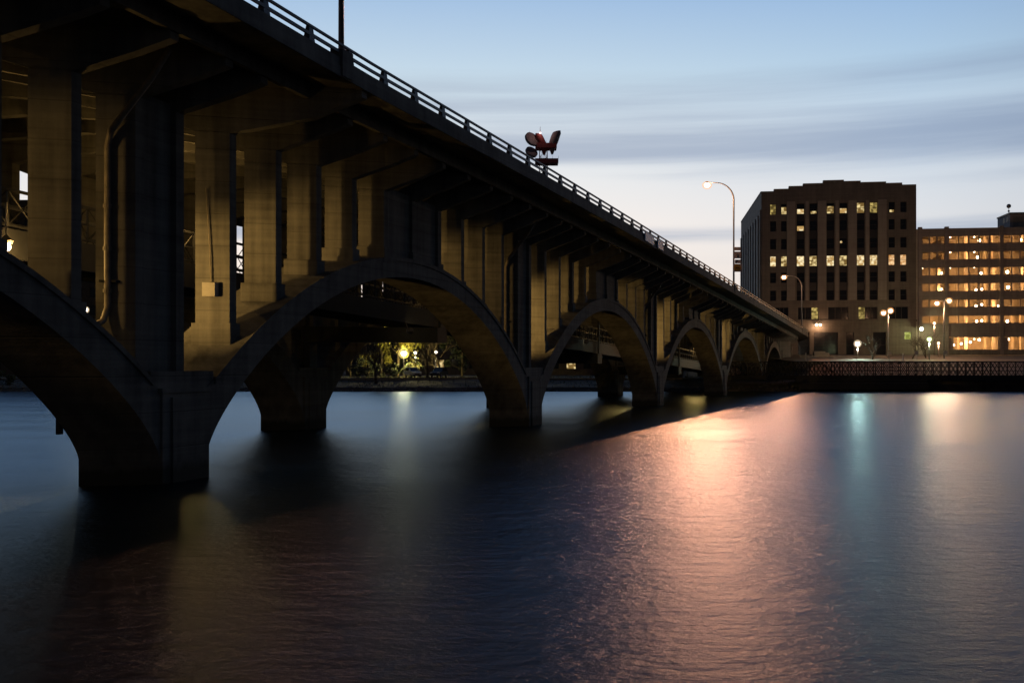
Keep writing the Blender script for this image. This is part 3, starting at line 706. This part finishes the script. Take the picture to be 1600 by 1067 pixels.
# penthouse
a0, a1 = ga(668 + 50), ga(815); zr = gz(232); pz = gz(130)
ph = MB().box(a0, a1, 3, 11, zr, pz, GB).build('penthouse', M['garage'], garage)
MB().box(a0 - .15, a1 + .15, 2.85, 11.15, pz, pz + .3, GB).build('penthouse_roof', M['frame'], ph)
for k in range(2): MB().box(a0 - .02, a0 - .005, 4 + k * 2.2, 5.2 + k * 2.2, pz - 1.6, pz - .5, GB).build('penthouse_vent', M['signb'], ph)
MB().box(a0 + .6, a1 - .5, 2.95, 2.995, zr + .3, pz - .7, GB).build('penthouse_panel', M['conc2'], ph)
c = GB(ga(740), 6, pz + .3); an = MB().tube([c, c + Vector((0, 0, 1.7))], .06, 6).build('antenna_mast', M['steel'], ph); MB().sphere(c + Vector((0, 0, 1.9)), .50, 10).build('antenna_ball', M['steel'], an); MB().sphere(c + Vector((0, 0, .75)), .24, 8).build('antenna_drum', M['steel'], an)
txt('lettering', 'B2', GB(ga(806 + 36), -.42, gz(905)), 1.5, M['signb'], garage, (R(90), 0, math.atan2(ux.y, ux.x)), .3)
# lamps inside the garage (photo pixels), grouped by level
gl = [(1530, 376, 2.2), (1528, 402, 2.2), (1471, 427, .7), (1533, 427, 1.2), (1574, 425, 2.2), (1471, 452, .7), (1525, 453, .9), (1534, 452, .9), (1575, 449, 2.2), (1525, 478, 1.1), (1534, 476, .9), (1560, 478, .8),
      (1526, 502, 1.2), (1534, 501, 1.0), (1574, 502, 1.8), (1490, 539, 1.0), (1502, 537, 1.0), (1516, 534.5, 1.0), (1530, 531, 1.4), (1575, 530, 1.6), (1595, 375, 1.0), (1610, 427, 1.5), (1620, 452, 1.5)]
def deep_fill_lamps():  # extra fill lamps added to strengthen the glow inside
    for i, (t_, b_) in enumerate(fl + [(930, 1006)]):
        for j, xz in enumerate((225, 400, 550, 725, 930)):
            if (i < 2 and j == 0): continue
            z = gz(t_ if i == 6 else t_ - 30) - .25; p = GB(ga(xz), 8.5, z)
            t = thing('garage_lamp', f'added dim fill lamp deep inside the garage, {["left", "left centre", "right centre", "right", "far right"][j]} part, {["top", "second", "third", "fourth", "fifth", "sixth", "ground"][i]} level from the roof', 'ceiling lamp', p, 'lamps inside the garage')
            MB().tube([p + Vector((0, 0, .1)), p + Vector((0, 0, .45))], .03, 5).build('stem', M['steel'], t); MB().sphere(p, .12, 8).build('lens', M['lens_sod'], t)
            point_light('garage_light', p + Vector((0, 0, -.35)) - vy * .6, (1, .46, .14), (420 if j else 200) * (1.5 if i > 4 else 1), .15, t)
deep_fill_lamps()
rown = {}
for x, y, s in gl:
    Y = 228.5 - (x - 1433) * .020; p = at(x, y, Y)
    lev = 'ground floor' if y > 520 else ['top', 'second-highest', 'third-highest', 'fourth-highest', 'fifth-highest', 'lowest upper'][min(5, int((y - 363) // 25))] + ' level'
    k = rown.get(lev, 0); rown[lev] = k + 1
    t = thing('garage_lamp', f'{["first", "second", "third", "fourth", "fifth"][k]} lit lamp from the left inside the garage, {lev}', 'ceiling lamp', p, 'lamps inside the garage')
    MB().tube([p + Vector((0, 0, .2)), p + Vector((0, 0, .8))], .03, 5).build('stem', M['steel'], t)
    MB().sphere(p, .16 + .07 * s, 8).build('lens', M['lens_sod'], t)
    point_light('garage_light', p + vy * 1.3 + Vector((0, 0, .05)), (1, .46, .14), 480 * s, .15, t)

# ------------------------------------------------------------------ riverside walkway on the right (lattice truss, dock, piles)
WY = 157.0
walk = thing('riverside_walkway', 'long black lattice truss walkway along the far bank right of the bridge', 'walkway', (62, WY, 1.5))
zt, zb_ = at(0, 564.5, WY).z, at(0, 588, WY).z; X0, X1 = at(1142, 0, WY).x, 108.0
for yy in (WY, WY + 2.6):
    MB().box(X0, X1, yy - .07, yy + .07, zt - .14, zt).build('top_chord', M['black'], walk)
    MB().box(X0, X1, yy - .08, yy + .08, zb_, zb_ + .16).build('bottom_chord', M['black'], walk)
MB().box(X0, X1, WY - .3, WY + 2.9, zb_ - .55, zb_ - .003).build('walk_deck', M['black'], walk)
pw = 1.32; hgt = zt - zb_ - .3; ox = ORG[walk.name]
def panel_mesh(mid):
    mb = MB(); w2 = pw / 2
    mb.box(-.05, .05, -.06, .06, 0, hgt)
    for s in (1, -1): mb.tube([(.05 if s > 0 else pw - .05, 0, 0), (pw - .05 if s > 0 else .05, 0, hgt)], .045, 4, False)
    if mid:
        for f in (.33, .66): mb.tube([(0, 0, hgt * f), (pw, 0, hgt * f)], .03, 4, False)
        for a, b in (((w2, 0), (0, hgt / 2)), ((w2, 0), (pw, hgt / 2)), ((0, hgt / 2), (w2, hgt)), ((pw, hgt / 2), (w2, hgt))): mb.tube([(a[0], 0, a[1]), (b[0], 0, b[1])], .03, 4, False)
    return mb
first = {}
for yi, yy in enumerate((WY, WY + 2.6)):
    x = X0; i = 0
    while x + pw < X1:
        mid = x > at(1235, 0, WY).x; loc = Vector((x, yy, zb_ + .16)) - ox
        if mid not in first:
            me = panel_mesh(mid); o = me.build('lattice_panel', M['black']); o.parent = walk; o.location = loc; first[mid] = o; ORG[o.name] = ox
        else: share(first[mid], loc, walk)
        x += pw; i += 1
dock = thing('river_dock', 'low dark dock on stubby piles under the riverside walkway', 'dock', (55, 156.4, 0))
DX0, DX1 = at(1246, 0, 156).x, at(1446, 0, 156).x
MB().box(DX0, DX1, 154.6, 159.4, at(0, 608, 156).z, at(0, 598, 156).z).build('platform', M['black'], dock)
MB().box(DX0 + 1, DX1 + .4, 156.3, 159.6, at(0, 598, 156).z + .003, zb_ - .56).build('skirt', M['black'], dock)
for x in (1249, 1264, 1277, 1314, 1325, 1381, 1410, 1444):
    p = at(x, 0, 155); MB().tube([(p.x, 155.0, -1.5), (p.x, 155.0, at(0, 607, 155).z)], .2, 8).build('pile', M['black'], dock)
for x in (1249, 1322):
    p = at(x, 0, 155.4); MB().box(p.x - .6, p.x + .6, 155.0, 155.5, at(0, 597, 155).z, at(0, 592, 155).z).build('bracket_block', M['black'], dock)
# retaining wall and street edge on the right bank
rw = MB().box(46.5, 140, 160.4, 161.0, -1, 2.5).build('retaining_wall', M['conc2']); tag(rw, 'dark concrete retaining wall behind the riverside walkway', 'wall')
rw = MB().box(49, 140, 171.5, 171.9, 3.5, 4.78).build('parapet_wall', M['path']); tag(rw, 'low pale wall along the street in front of the garage', 'wall')
struct(MB().add([(49, 172, 4.72), (170, 172, 4.72), (170, 212, 6.25), (49, 212, 6.25)], [(0, 1, 2, 3)]).build('street', M['promenade']))
struct(MB().add([(53, 161.1, 2.42), (150, 161.1, 2.42), (150, 171.45, 4.62), (53, 171.45, 4.62)], [(0, 1, 2, 3)]).build('promenade', M['promenade']))
lw = MB().box(at(1250, 0, 196).x, at(1392, 0, 196).x, 196, 196.4, 4, at(0, 556, 196).z).build('kerb_wall', M['path']); tag(lw, 'low kerb wall at the foot of the office block', 'wall')
# light posts of the railing and small signs along the street
for i, (x, y0, y1) in enumerate(((1411, 552, 562), (1259, 551, 562))):
    a, b = at(x, y1, 172), at(x, y0, 172); t = MB().tube([a - Vector((0, 0, .6)), b], .11, 6).build('bollard', M['white']); tag(t, ['white bollard on the street edge left of the green lamp', 'pale bollard beside the bridge end'][i], 'bollard')
for i, (x, y) in enumerate(((1390, 552), (1432, 551), (1477, 551))):
    a = at(x, y, 176); t = thing('street_sign', f'small pale square sign {["below the double street lamp by the office", "between the bare tree and the green lamp", "at the foot of the tall lamp before the garage"][i]}', 'sign', (a.x, 176, 4.4), 'small signs along the street')
    MB().tube([(a.x, 176.05, 4.2), (a.x, 176.05, a.z + .3)], .035, 5).build('post', M['steel'], t); MB().box(a.x - .32, a.x + .32, 175.96, 176, a.z - .35, a.z + .35).build('plate', M['signw'], t)
# utility boxes by the bridge end
for i, (x, yt, w_) in enumerate(((1279, 549, 1.1), (1290, 551, .5))):
    a = at(x, yt, 198); t = MB().box(a.x - w_, a.x + w_, 197.2, 198.2, 4.4, a.z).build('utility_cabinet', M['conc2']); tag(t, ['wider grey utility cabinet at the foot of the office block', 'narrow grey utility cabinet right of the wider one'][i], 'cabinet')

# ------------------------------------------------------------------ lamps along the far banks
def post_lamp(heads, Y, ybase, label, lens, col, power, rad=.3, group='street lamps on the right bank', polex=None, river=None, back=False):
    hs = [at(x, y, Y) for x, y in heads]; bx_ = at(polex if polex else sum(h[0] for h in heads) / len(heads), ybase, Y)
    t = thing('street_lamp', label, 'street lamp', bx_, group)
    topz = max(h.z for h in hs); top = Vector((bx_.x, Y, topz + (.15 if len(hs) > 1 else -rad)))
    MB().tube([bx_ - Vector((0, 0, 1.2)), (bx_ + top) / 2, top], [.13, .11, .07], 8).build('pole', M['steel'], t, True)
    for h in hs:
        if len(hs) > 1:
            MB().tube([top - Vector((0, 0, .3)), (top + h) / 2 + Vector((0, 0, .25)), h + Vector((0, 0, .2))], .05, 6).build('arm', M['steel'], t)
        hd = MB().lathe(h + Vector((0, 0, rad * .55)), [(rad * .9, 0), (rad * .8, rad * .35), (rad * .2, rad * .55)], 10).build('lamp_head', M['steel'], t, True)
        MB().sphere(h, rad * .9, 10).build('bulb', lens, hd, True); MB().sphere(h, rad * 1.7, 12).build('halo_globe', {'lens_white': M['halow'], 'greenish_lens': M['halog'], 'white_lens': M['halow'], 'amber_lens': M['haloy']}.get(lens.name, M['bowl']), hd, True)
        off = Vector((0, -.1, -rad * 1.7 - .25)) if not back else Vector((0, 1.9 * rad + .3, 0))
        point_light('street_light', h + off, col, power, .15, t)
        if river: point_light('river_streak_spot', h + Vector((0, -rad * 1.7 - .3, -.2)), river[0], river[1], .2, t, R(120), h + Vector((0, -10, -3)), .6)  # added spot for a streak on the water, stronger than the lamp's own light
post_lamp([(1340, 537)], 186, 560, 'bright white globe street lamp in front of the office entrance', M['lens_white'], (1, .85, .62), 700, .42, river=((.66, 1.0, .80), 3200))  # teal spot added for the green streak, the lamp itself is white
post_lamp([(1380.5, 489), (1391.5, 485.5)], 190, 558, 'double-headed street lamp in front of the office block', M['lens_sod'], SOD, 450, .38, polex=1388)
post_lamp([(1464, 474), (1483, 470)], 188, 556, 'double-headed street lamp in front of the parking garage', M['lens_sod'], SOD, 1500, .38, polex=1475, river=((1, .52, .30), 2600))
post_lamp([(1452, 530)], 180, 560, 'greenish white globe lamp on a dark post before the garage', M['lens_green'], (.85, 1, .55), 900, .30)
post_lamp([(1466.5, 536)], 196, 556, 'small orange globe lamp right of the greenish one', M['lens_sod'], SOD, 500, .20)
post_lamp([(1460, 505)], 210, 556, 'orange lamp left of the garage, lower of the two beside its left bay', M['lens_sod'], SOD, 600, .24)
# left bank
post_lamp([(631, 552)], 172, 606, 'dazzling yellow lamp among trees on the far left bank', M['lens_amber'], (1, .80, .26), 5200, .55, 'park lamps on the left bank', river=((1, .85, .45), 800), back=True)
post_lamp([(649, 551)], 196, 600, 'small round white lamp just right of the dazzling yellow lamp', M['lens_white'], (1, .9, .7), 300, .22, 'park lamps on the left bank')
post_lamp([(681, 550)], 196, 600, 'small round white lamp above the dark parked car', M['lens_white'], (1, .9, .7), 300, .24, 'park lamps on the left bank')
post_lamp([(1074, 537)], 176, 600, 'thin white lamp seen through the third arch', M['lens_white'], (1, .9, .7), 250, .16, 'park lamps on the left bank')
post_lamp([(134, 484)], 150.5, 604, 'white lamp seen between the first bridge columns', M['lens_white'], (1, .9, .7), 400, .30, 'park lamps on the left bank')
p = FB(1.135, -372, fr(1.135) - 130)
p = at(10, 386, p.y); t = thing('deck_lamp', 'bright amber lamp under the bridge deck at the left edge of the picture', 'lamp', p)
MB().lathe(p + Vector((0, 0, .12)), [(.20, 0), (.24, .1), (.05, .3)], 10).build('hood', M['steel'], t); MB().sphere(p, .15, 10).build('lens', M['lens_amber'], t)
MB().tube([p + Vector((0, 0, .4)), p + Vector((0, .0, 1.6))], .03, 6).build('stem', M['steel'], t)
point_light('deck_light', p + Vector((.3, -.1, -.3)), AMB, 420, .1, t)

# ------------------------------------------------------------------ trees
def bare_tree(base, h, label, seed, group='bare trees', spread=.55, levels=5, r0=None):
    rnd = random.Random(seed); t = thing('bare_tree', label, 'tree', base, group)
    mbT, mbC = MB(), MB()
    def grow(p, d, L, r, lv, mb):
        k = 3; pts = [p]; rs = [r]; q = p
        for i in range(k):
            d = (d + Vector((rnd.uniform(-1, 1), rnd.uniform(-1, 1), rnd.uniform(-.3, .5))) * .16).normalized(); q = q + d * L / k; pts.append(q); rs.append(r * (1 - .38 * (i + 1) / k))
        mb.tube(pts, rs, 6 if lv < 2 else (4 if lv < 4 else 3), False)
        if lv >= levels: return
        n = rnd.choice((3, 3, 4)) if lv else 5
        for i in range(n):
            a = rnd.uniform(0, 2 * math.pi); side = d.orthogonal().normalized(); side.rotate(Matrix.Rotation(a, 3, d)); s = spread * rnd.uniform(.6, 1.35)
            nd = (d * (1 - s * .4) + side * s + Vector((0, 0, .12))).normalized(); st = pts[-1] if i < 2 else pts[rnd.choice((1, 2, 3))]
            grow(Vector(st), nd, L * rnd.uniform(.60, .82), r * (.60 if i else .68) * .8, lv + 1, mbC)
    grow(Vector(base) - Vector((0, 0, .4)), Vector((0, 0, 1)), h * .26, r0 or h * .022, 0, mbT)
    mbT.build('trunk', M['bark'], t, True); mbC.build('crown', M['bark'], t)
    return t
def gz_at(x, Y): return ground_z((x - 800) * Y / FPX, Y)
def gp(x, Y): return Vector(((x - 800) * Y / FPX, Y, gz_at(x, Y)))
bare_tree(gp(588, 160), 12.5, 'large bare tree left of the dazzling yellow lamp under the first arch', 3)
bare_tree(gp(668, 166), 11.5, 'bare tree between the two parked cars under the first arch', 11)
bare_tree(gp(688, 178), 12, 'bare tree behind the dark parked car under the first arch', 12)
bare_tree(gp(548, 176), 11, 'bare tree half hidden by the upstream arch', 14)
bare_tree(gp(1364, 182), 7.5, 'bare sapling right of the white globe lamp', 21, spread=.62)
bare_tree(gp(1425, 186), 7.0, 'bare sapling below the green window', 22, spread=.62)
bare_tree(gp(1446, 190), 7.6, 'bare sapling behind the greenish globe lamp', 23, spread=.62)
def leafy(base, h, w_, label, m, n, seed, cat='tree', low=.15, leaf=.24, name='leafy_tree', group='leafy trees on the left bank'):
    rnd = random.Random(seed); t = thing(name, label, cat, base, group)
    tr = MB(); b = Vector(base); tr.tube([b - Vector((0, 0, .4)), b + Vector((.1, 0, h * .4)), b + Vector((0, .1, h * .8))], [h * .02, h * .014, .03], 6)
    clumps = [(Vector((rnd.gauss(0, .36) * w_, rnd.gauss(0, .36) * w_, h * (low + (1 - low) * rnd.random() ** .8))), w_ * rnd.uniform(.12, .28)) for _ in range(max(8, n // 140))]
    for c, r in clumps[:24]: tr.tube([b + Vector((0, 0, c.z * .55)), b + c], [.05, .02], 4, False)
    tr.build('trunk', M['bark'], t)
    mb = MB()
    for i in range(n):
        c, r = rnd.choice(clumps); d = Vector((rnd.gauss(0, 1), rnd.gauss(0, 1), rnd.gauss(0, 1))).normalized() * r * rnd.random() ** .4
        p = b + c + d; e1 = Vector((rnd.gauss(0, 1), rnd.gauss(0, 1), rnd.gauss(0, 1))).normalized(); e2 = e1.orthogonal(); s = leaf * rnd.uniform(.5, 1.2)
        mb.add([p - e1 * s, p + e2 * s * .5, p + e1 * s, p - e2 * s * .5], [(0, 1, 2, 3)])
    mb.build('crown', m, t); return t
leafy(gp(622, 178), 12.5, 6.5, 'yellow-lit leafy tree right behind the dazzling lamp', M['leaf'], 2600, 31)
leafy(gp(596, 182), 10, 6.0, 'yellow-green leafy tree left behind the dazzling lamp', M['leaf'], 1500, 32)
leafy(gp(722, 182), 12, 5.5, 'dark evergreen tree at the right of the first arch opening', M['leafdark'], 4200, 33)
leafy(gp(655, 190), 14, 6.0, 'tall dark evergreen behind the parked cars', M['leafdark'], 4600, 34)
for i, (x, Y, h, w_) in enumerate(((560, 164, 2.4, 3.5), (575, 170, 2.8, 3.5), (607, 168, 2.2, 3), (640, 176, 2.6, 4), (12, 158, 2.0, 2.5))):
    leafy(gp(x, Y), h, w_, 'low green bush on the bank ' + ['at the left edge of the first arch opening', 'behind the large bare tree', 'left of the yellow lamp post', 'behind the silver car', 'at the left edge of the picture'][i], M['leafdark'], 900, 50 + i, 'bush', .1, .16, 'bush', 'bushes on the left bank')

# ------------------------------------------------------------------ left bank: path, fence, rocks, cars
struct(MB().box(-140, 44, 162.6, 165.2, 1.2, 2.02).build('bank_path', M['path']))
fence = thing('bank_fence', 'low dark railing along the left bank under the first arch', 'fence', gp(650, 159))
xa, xb = gp(560, 159).x, gp(745, 159).x; zf = gp(650, 159).z
for dz in (.95, .5): MB().box(xa, xb, 158.97, 159.03, zf + dz, zf + dz + .06).build('fence_rail', M['railsteel'], fence)
x = xa
while x <= xb: MB().box(x - .04, x + .04, 158.96, 159.04, zf - .4, zf + 1.0).build('fence_post', M['railsteel'], fence); x += 1.9
rk = MB(); rnd = random.Random(5)
for i in range(900):
    x = rnd.uniform(-115, 46); y = rnd.uniform(152.6, 156.6); z = ground_z(x, y); s = rnd.uniform(.18, .5)
    vs = [Vector((x, y, z)) + Vector((sx, sy, sz)) * s * rnd.uniform(.6, 1.1) for sx, sy, sz in ((1, 0, 0), (0, 1, 0), (-1, 0, 0), (0, -1, 0), (0, 0, .8), (0, 0, -.8))]
    rk.add(vs, [(0, 1, 4), (1, 2, 4), (2, 3, 4), (3, 0, 4), (1, 0, 5), (2, 1, 5), (3, 2, 5), (0, 3, 5)])
o = rk.build('bank_rocks', M['rock'], kind='stuff'); o['label'] = 'grey rocks lining the far water edge'; o['category'] = 'rocks'
gr = MB()
for i in range(9000):
    x = rnd.uniform(-115, 46); y = rnd.uniform(156, 176); z = ground_z(x, y); a = rnd.uniform(0, 6.3); h = rnd.uniform(.12, .4)
    if 162.4 < y < 165.4: continue
    gr.add([(x - .05 * math.cos(a), y - .05 * math.sin(a), z - .05), (x + .05 * math.cos(a), y + .05 * math.sin(a), z - .05), (x + rnd.uniform(-.15, .15), y + rnd.uniform(-.15, .15), z + h)], [(0, 1, 2)])
o = gr.build('bank_grass', M['grass'], kind='stuff'); o['label'] = 'rough grass on the left bank'; o['category'] = 'grass'
def car(pos, rz, paint, label):
    t = thing('parked_car', label, 'car', pos, 'cars parked on the left bank'); t.rotation_euler = (0, 0, rz); ORG[t.name] = Vector()
    prof = [(-2.2, .45), (-2.28, .75), (-2.2, 1.02), (-1.85, 1.10), (-1.75, 1.12), (.85, 1.08), (2.05, .98), (2.28, .80), (2.25, .42)]
    mb = MB(); n = len(prof)
    for sgn, ins in ((-1, 0), (1, 0)):
        pass
    W0 = [.84, .90, .88, .86, .86, .88, .84, .80, .78]
    mb.add([(x, -w_, z) for (x, z), w_ in zip(prof, W0)] + [(x, w_, z) for (x, z), w_ in zip(prof, W0)],
           [tuple(range(n)), tuple(range(2 * n - 1, n - 1, -1))] + [(i, n + i, n + (i + 1) % n, (i + 1) % n) for i in range(n)])
    body = fixn(mb.build('body', paint, t))
    rp = [(-2.05, 1.08), (-1.55, 1.66), (.05, 1.70), (1.0, 1.06)]
    mb = MB(); mb.add([(x, -.80 if z < 1.2 else -.66, z) for x, z in rp] + [(x, .80 if z < 1.2 else .66, z) for x, z in rp], [(0, 1, 2, 3), (7, 6, 5, 4)] + [(i, 4 + i, 4 + (i + 1) % 4, (i + 1) % 4) for i in range(4)])
    fixn(mb.build('cabin', M['glass'], t))
    MB().box(-1.6, .15, -.665, .665, 1.68, 1.76).build('roof', paint, t)
    for y in (-.72, .72):
        MB().tube([(-1.98, y * 1.1, 1.1), (-1.55, y * .93, 1.68)], .045, 4).build('roof_pillar', paint, t); MB().tube([(1.0, y * 1.1, 1.07), (.1, y * .93, 1.69)], .04, 4).build('roof_pillar', paint, t)
        MB().box(.62, .8, y * 1.22 - .09, y * 1.22 + .09, 1.12, 1.28).build('wing_mirror', paint, t)
        h = MB().box(2.12, 2.27, y * .85 - .2, y * .85 + .2, .74, .92).build('headlight', M['white'], t)
        MB().box(-2.29, -2.2, y * .95 - .12, y * .95 + .12, .8, 1.0).build('tail_light', M['red'], t)
    for x in (-1.4, 1.42):
        for s in (-1, 1):
            wh = MB().lathe((x, s * .66, .34), [(.22, 0), (.34, .03), (.34, .19), (.22, .22)], 16, (0, s, 0)).build('wheel', M['rubber'], t); MB().lathe((x, s * .875, .34), [(.21, 0), (.18, .025)], 12, (0, s, 0)).build('rim', M['steel'], wh)
    MB().box(2.2, 2.31, -.75, .75, .40, .56).build('bumper', M['frame'], t); MB().box(2.255, 2.285, -.42, .42, .62, .78).build('grille', M['signb'], t)
    return t
car(gp(645, 168) + Vector((0, 0, .02)), R(-65), M['carw'], 'silver parked car facing the river beside the yellow lamp post')
car(gp(686, 167) + Vector((0, 0, .02)), R(-105), M['card'], 'dark parked car right of the silver one, under the trees')

# ------------------------------------------------------------------ dark buildings beyond the left bank
def block(x0, x1, ytop, Y, dep, name, label, m, rowsn, colsn, lit, seed):
    rnd = random.Random(seed); a, b = at(x0, ytop, Y), at(x1, ytop, Y); t = thing(name, label, 'building', ((a.x + b.x) / 2, Y, 1.9))
    T = lambda p, d, z: Vector((a.x + p, Y + d, z)); W = b.x - a.x; H = a.z; holes = []
    for r in range(rowsn):
        for c in range(colsn):
            cx = W * (c + .5) / colsn; z0 = 3.2 + (H - 4.5) * r / rowsn; z1 = z0 + (H - 4.5) / rowsn * .55; hw = W / colsn * .28
            holes.append((cx - hw, cx + hw, z0, z1))
    wall_open(T, 0, W, 1.5, H, holes, .3).build('front_wall', m, t)
    mb = MB(); mb.box(.02, W - .02, .31, dep, 1.5, H - .02, T); mb.build('shell', m, t)
    MB().box(-.2, W + .2, -.2, dep + .2, H, H + .45, T).build('cornice', m, t)
    for h in holes: window(T, *h, .22, M[rnd.choice(('lit0', 'lit2', 'lit2', 'litg'))] if rnd.random() < lit else M['glass'], t, False)
    return t
block(-70, 236, 316, 214, 24, 'apartment_block', 'dark brick apartment block seen between the leftmost bridge columns', M['brick'], 9, 12, .05, 1)
block(262, 520, 470, 222, 20, 'warehouse', 'dark low warehouse behind the second group of bridge columns', M['brick'], 4, 10, .05, 2)
block(540, 780, 488, 216, 20, 'brick_block', 'dark brick block behind the trees under the first arch', M['brick'], 3, 9, .08, 3)
block(800, 985, 500, 210, 18, 'riverside_house', 'dark riverside building seen through the second arch', M['brick'], 3, 7, .16, 4)
block(1000, 1140, 520, 214, 16, 'low_block', 'low dark building seen through the third arch', M['conc2'], 2, 5, .1, 5)

# ------------------------------------------------------------------ telecom tower far behind
TY = 520.0
def tp(x, y, dy=0): return at(x, y, TY) + Vector((0, dy, 0))
tw = thing('telecom_tower', 'maroon lattice telecom tower with dishes and horn antennas above the bridge rail', 'telecom tower', (tp(847, 0).x, TY, 5))
sc_ = TY / FPX
cx = tp(849, 0).x; hw = 1.9; ztop = tp(0, 226).z
for sx in (-1, 1):
    for sy in (-1, 1): MB().tube([(cx + sx * hw * 2.0, TY + sy * hw * 2.0, 5), (cx + sx * hw, TY + sy * hw, ztop)], .20, 6).build('leg', M['red'], tw)
mb = MB(); z = 8.0; k = 0
while z < ztop - 3:
    f = lambda q: hw * (2 - (q - 5) / (ztop - 5)); a, b = f(z), f(z + 4)
    for s in (-1, 1):
        mb.tube([(cx - a, TY + s * a, z), (cx + b, TY + s * b, z + 4)], .09, 4, False); mb.tube([(cx + a, TY + s * a, z), (cx - b, TY + s * b, z + 4)], .09, 4, False); mb.tube([(cx - a, TY + s * a, z), (cx + a, TY + s * a, z)], .09, 4, False)
        mb.tube([(cx + s * a, TY - a, z), (cx + s * b, TY + b, z + 4)], .09, 4, False)
    z += 4
mb.build('bracing', M['red'], tw)
for y0, y1, xa, xb in ((226, 233.5, 836.5, 869.5), (250, 257, 836, 872)):
    p = MB().box(tp(xa, 0).x, tp(xb, 0).x, TY - 4, TY + 4, tp(0, y1).z, tp(0, y0).z).build('platform', M['red'], tw)
    for x in range(5):
        X = tp(xa, 0).x + (tp(xb, 0).x - tp(xa, 0).x) * x / 4; MB().tube([(X, TY - 3.9, tp(0, y0).z), (X, TY - 3.9, tp(0, y0).z + 1.3)], .06, 4).build('railing_post', M['red'], p)
def dish(x, y, r, ax, label=None):
    c = tp(x, y, -3); MB().lathe(c, [(r * .3, -r * .45), (r * .85, -r * .15), (r, 0), (r, 1.1), (r * .93, 1.2)], 20, ax).build('dish', M['horn'], tw, True)
dish(830, 221, 4.1, (.50, -.68, .42)); dish(829.5, 241, 3.4, (.42, -.70, .52))
def horn(x, y, dxn, top, wtop, ht, m):
    c = tp(x, y, -2); n = 12; mb = MB(); st = []
    for i, (r, h, sh) in enumerate(((.5, -5.2 * .7, 0), (1.5, -1.0, 0), (wtop * .92, ht * .35, dxn * .35), (wtop, ht * .8, dxn * .9), (wtop * .8, ht, dxn * 1.05))):
        for k in range(n): a = 2 * math.pi * k / n; mb.v.append((c.x + sh + r * math.cos(a), c.y + r * math.sin(a), c.z + h + (.25 * r * math.cos(a) * (1 if dxn > 0 else -1) if i > 2 else 0)))
        st.append(i)
    for i in range(4):
        for k in range(n): k2 = (k + 1) % n; mb.f.append((i * n + k, i * n + k2, (i + 1) * n + k2, (i + 1) * n + k))
    mb.f.append(tuple(reversed(range(n)))); mb.f.append(tuple(4 * n + k for k in range(n)))
    fixn(mb.build('horn_antenna', m, tw, True))
horn(850, 233, -2.6, 0, 2.3, 7.2, M['red']); horn(862.5, 232, 2.2, 0, 2.6, 8.2, M['horn'])
MB().tube([tp(844, 214), tp(844, 198)], [.28, .08], 6).build('top_mast', M['red'], tw); MB().sphere(tp(844, 208.5, -.4), .5, 10).build('beacon', M['lens_red'], tw)
point_light('tower_fill_light', tp(846, 206, -7), (1, .7, .65), 420, .3, tw)  # added well in front of the beacon to brighten the antennas
MB().tube([tp(827.5, 212), tp(827.5, 205)], .06, 4).build('whip_antenna', M['red'], tw)
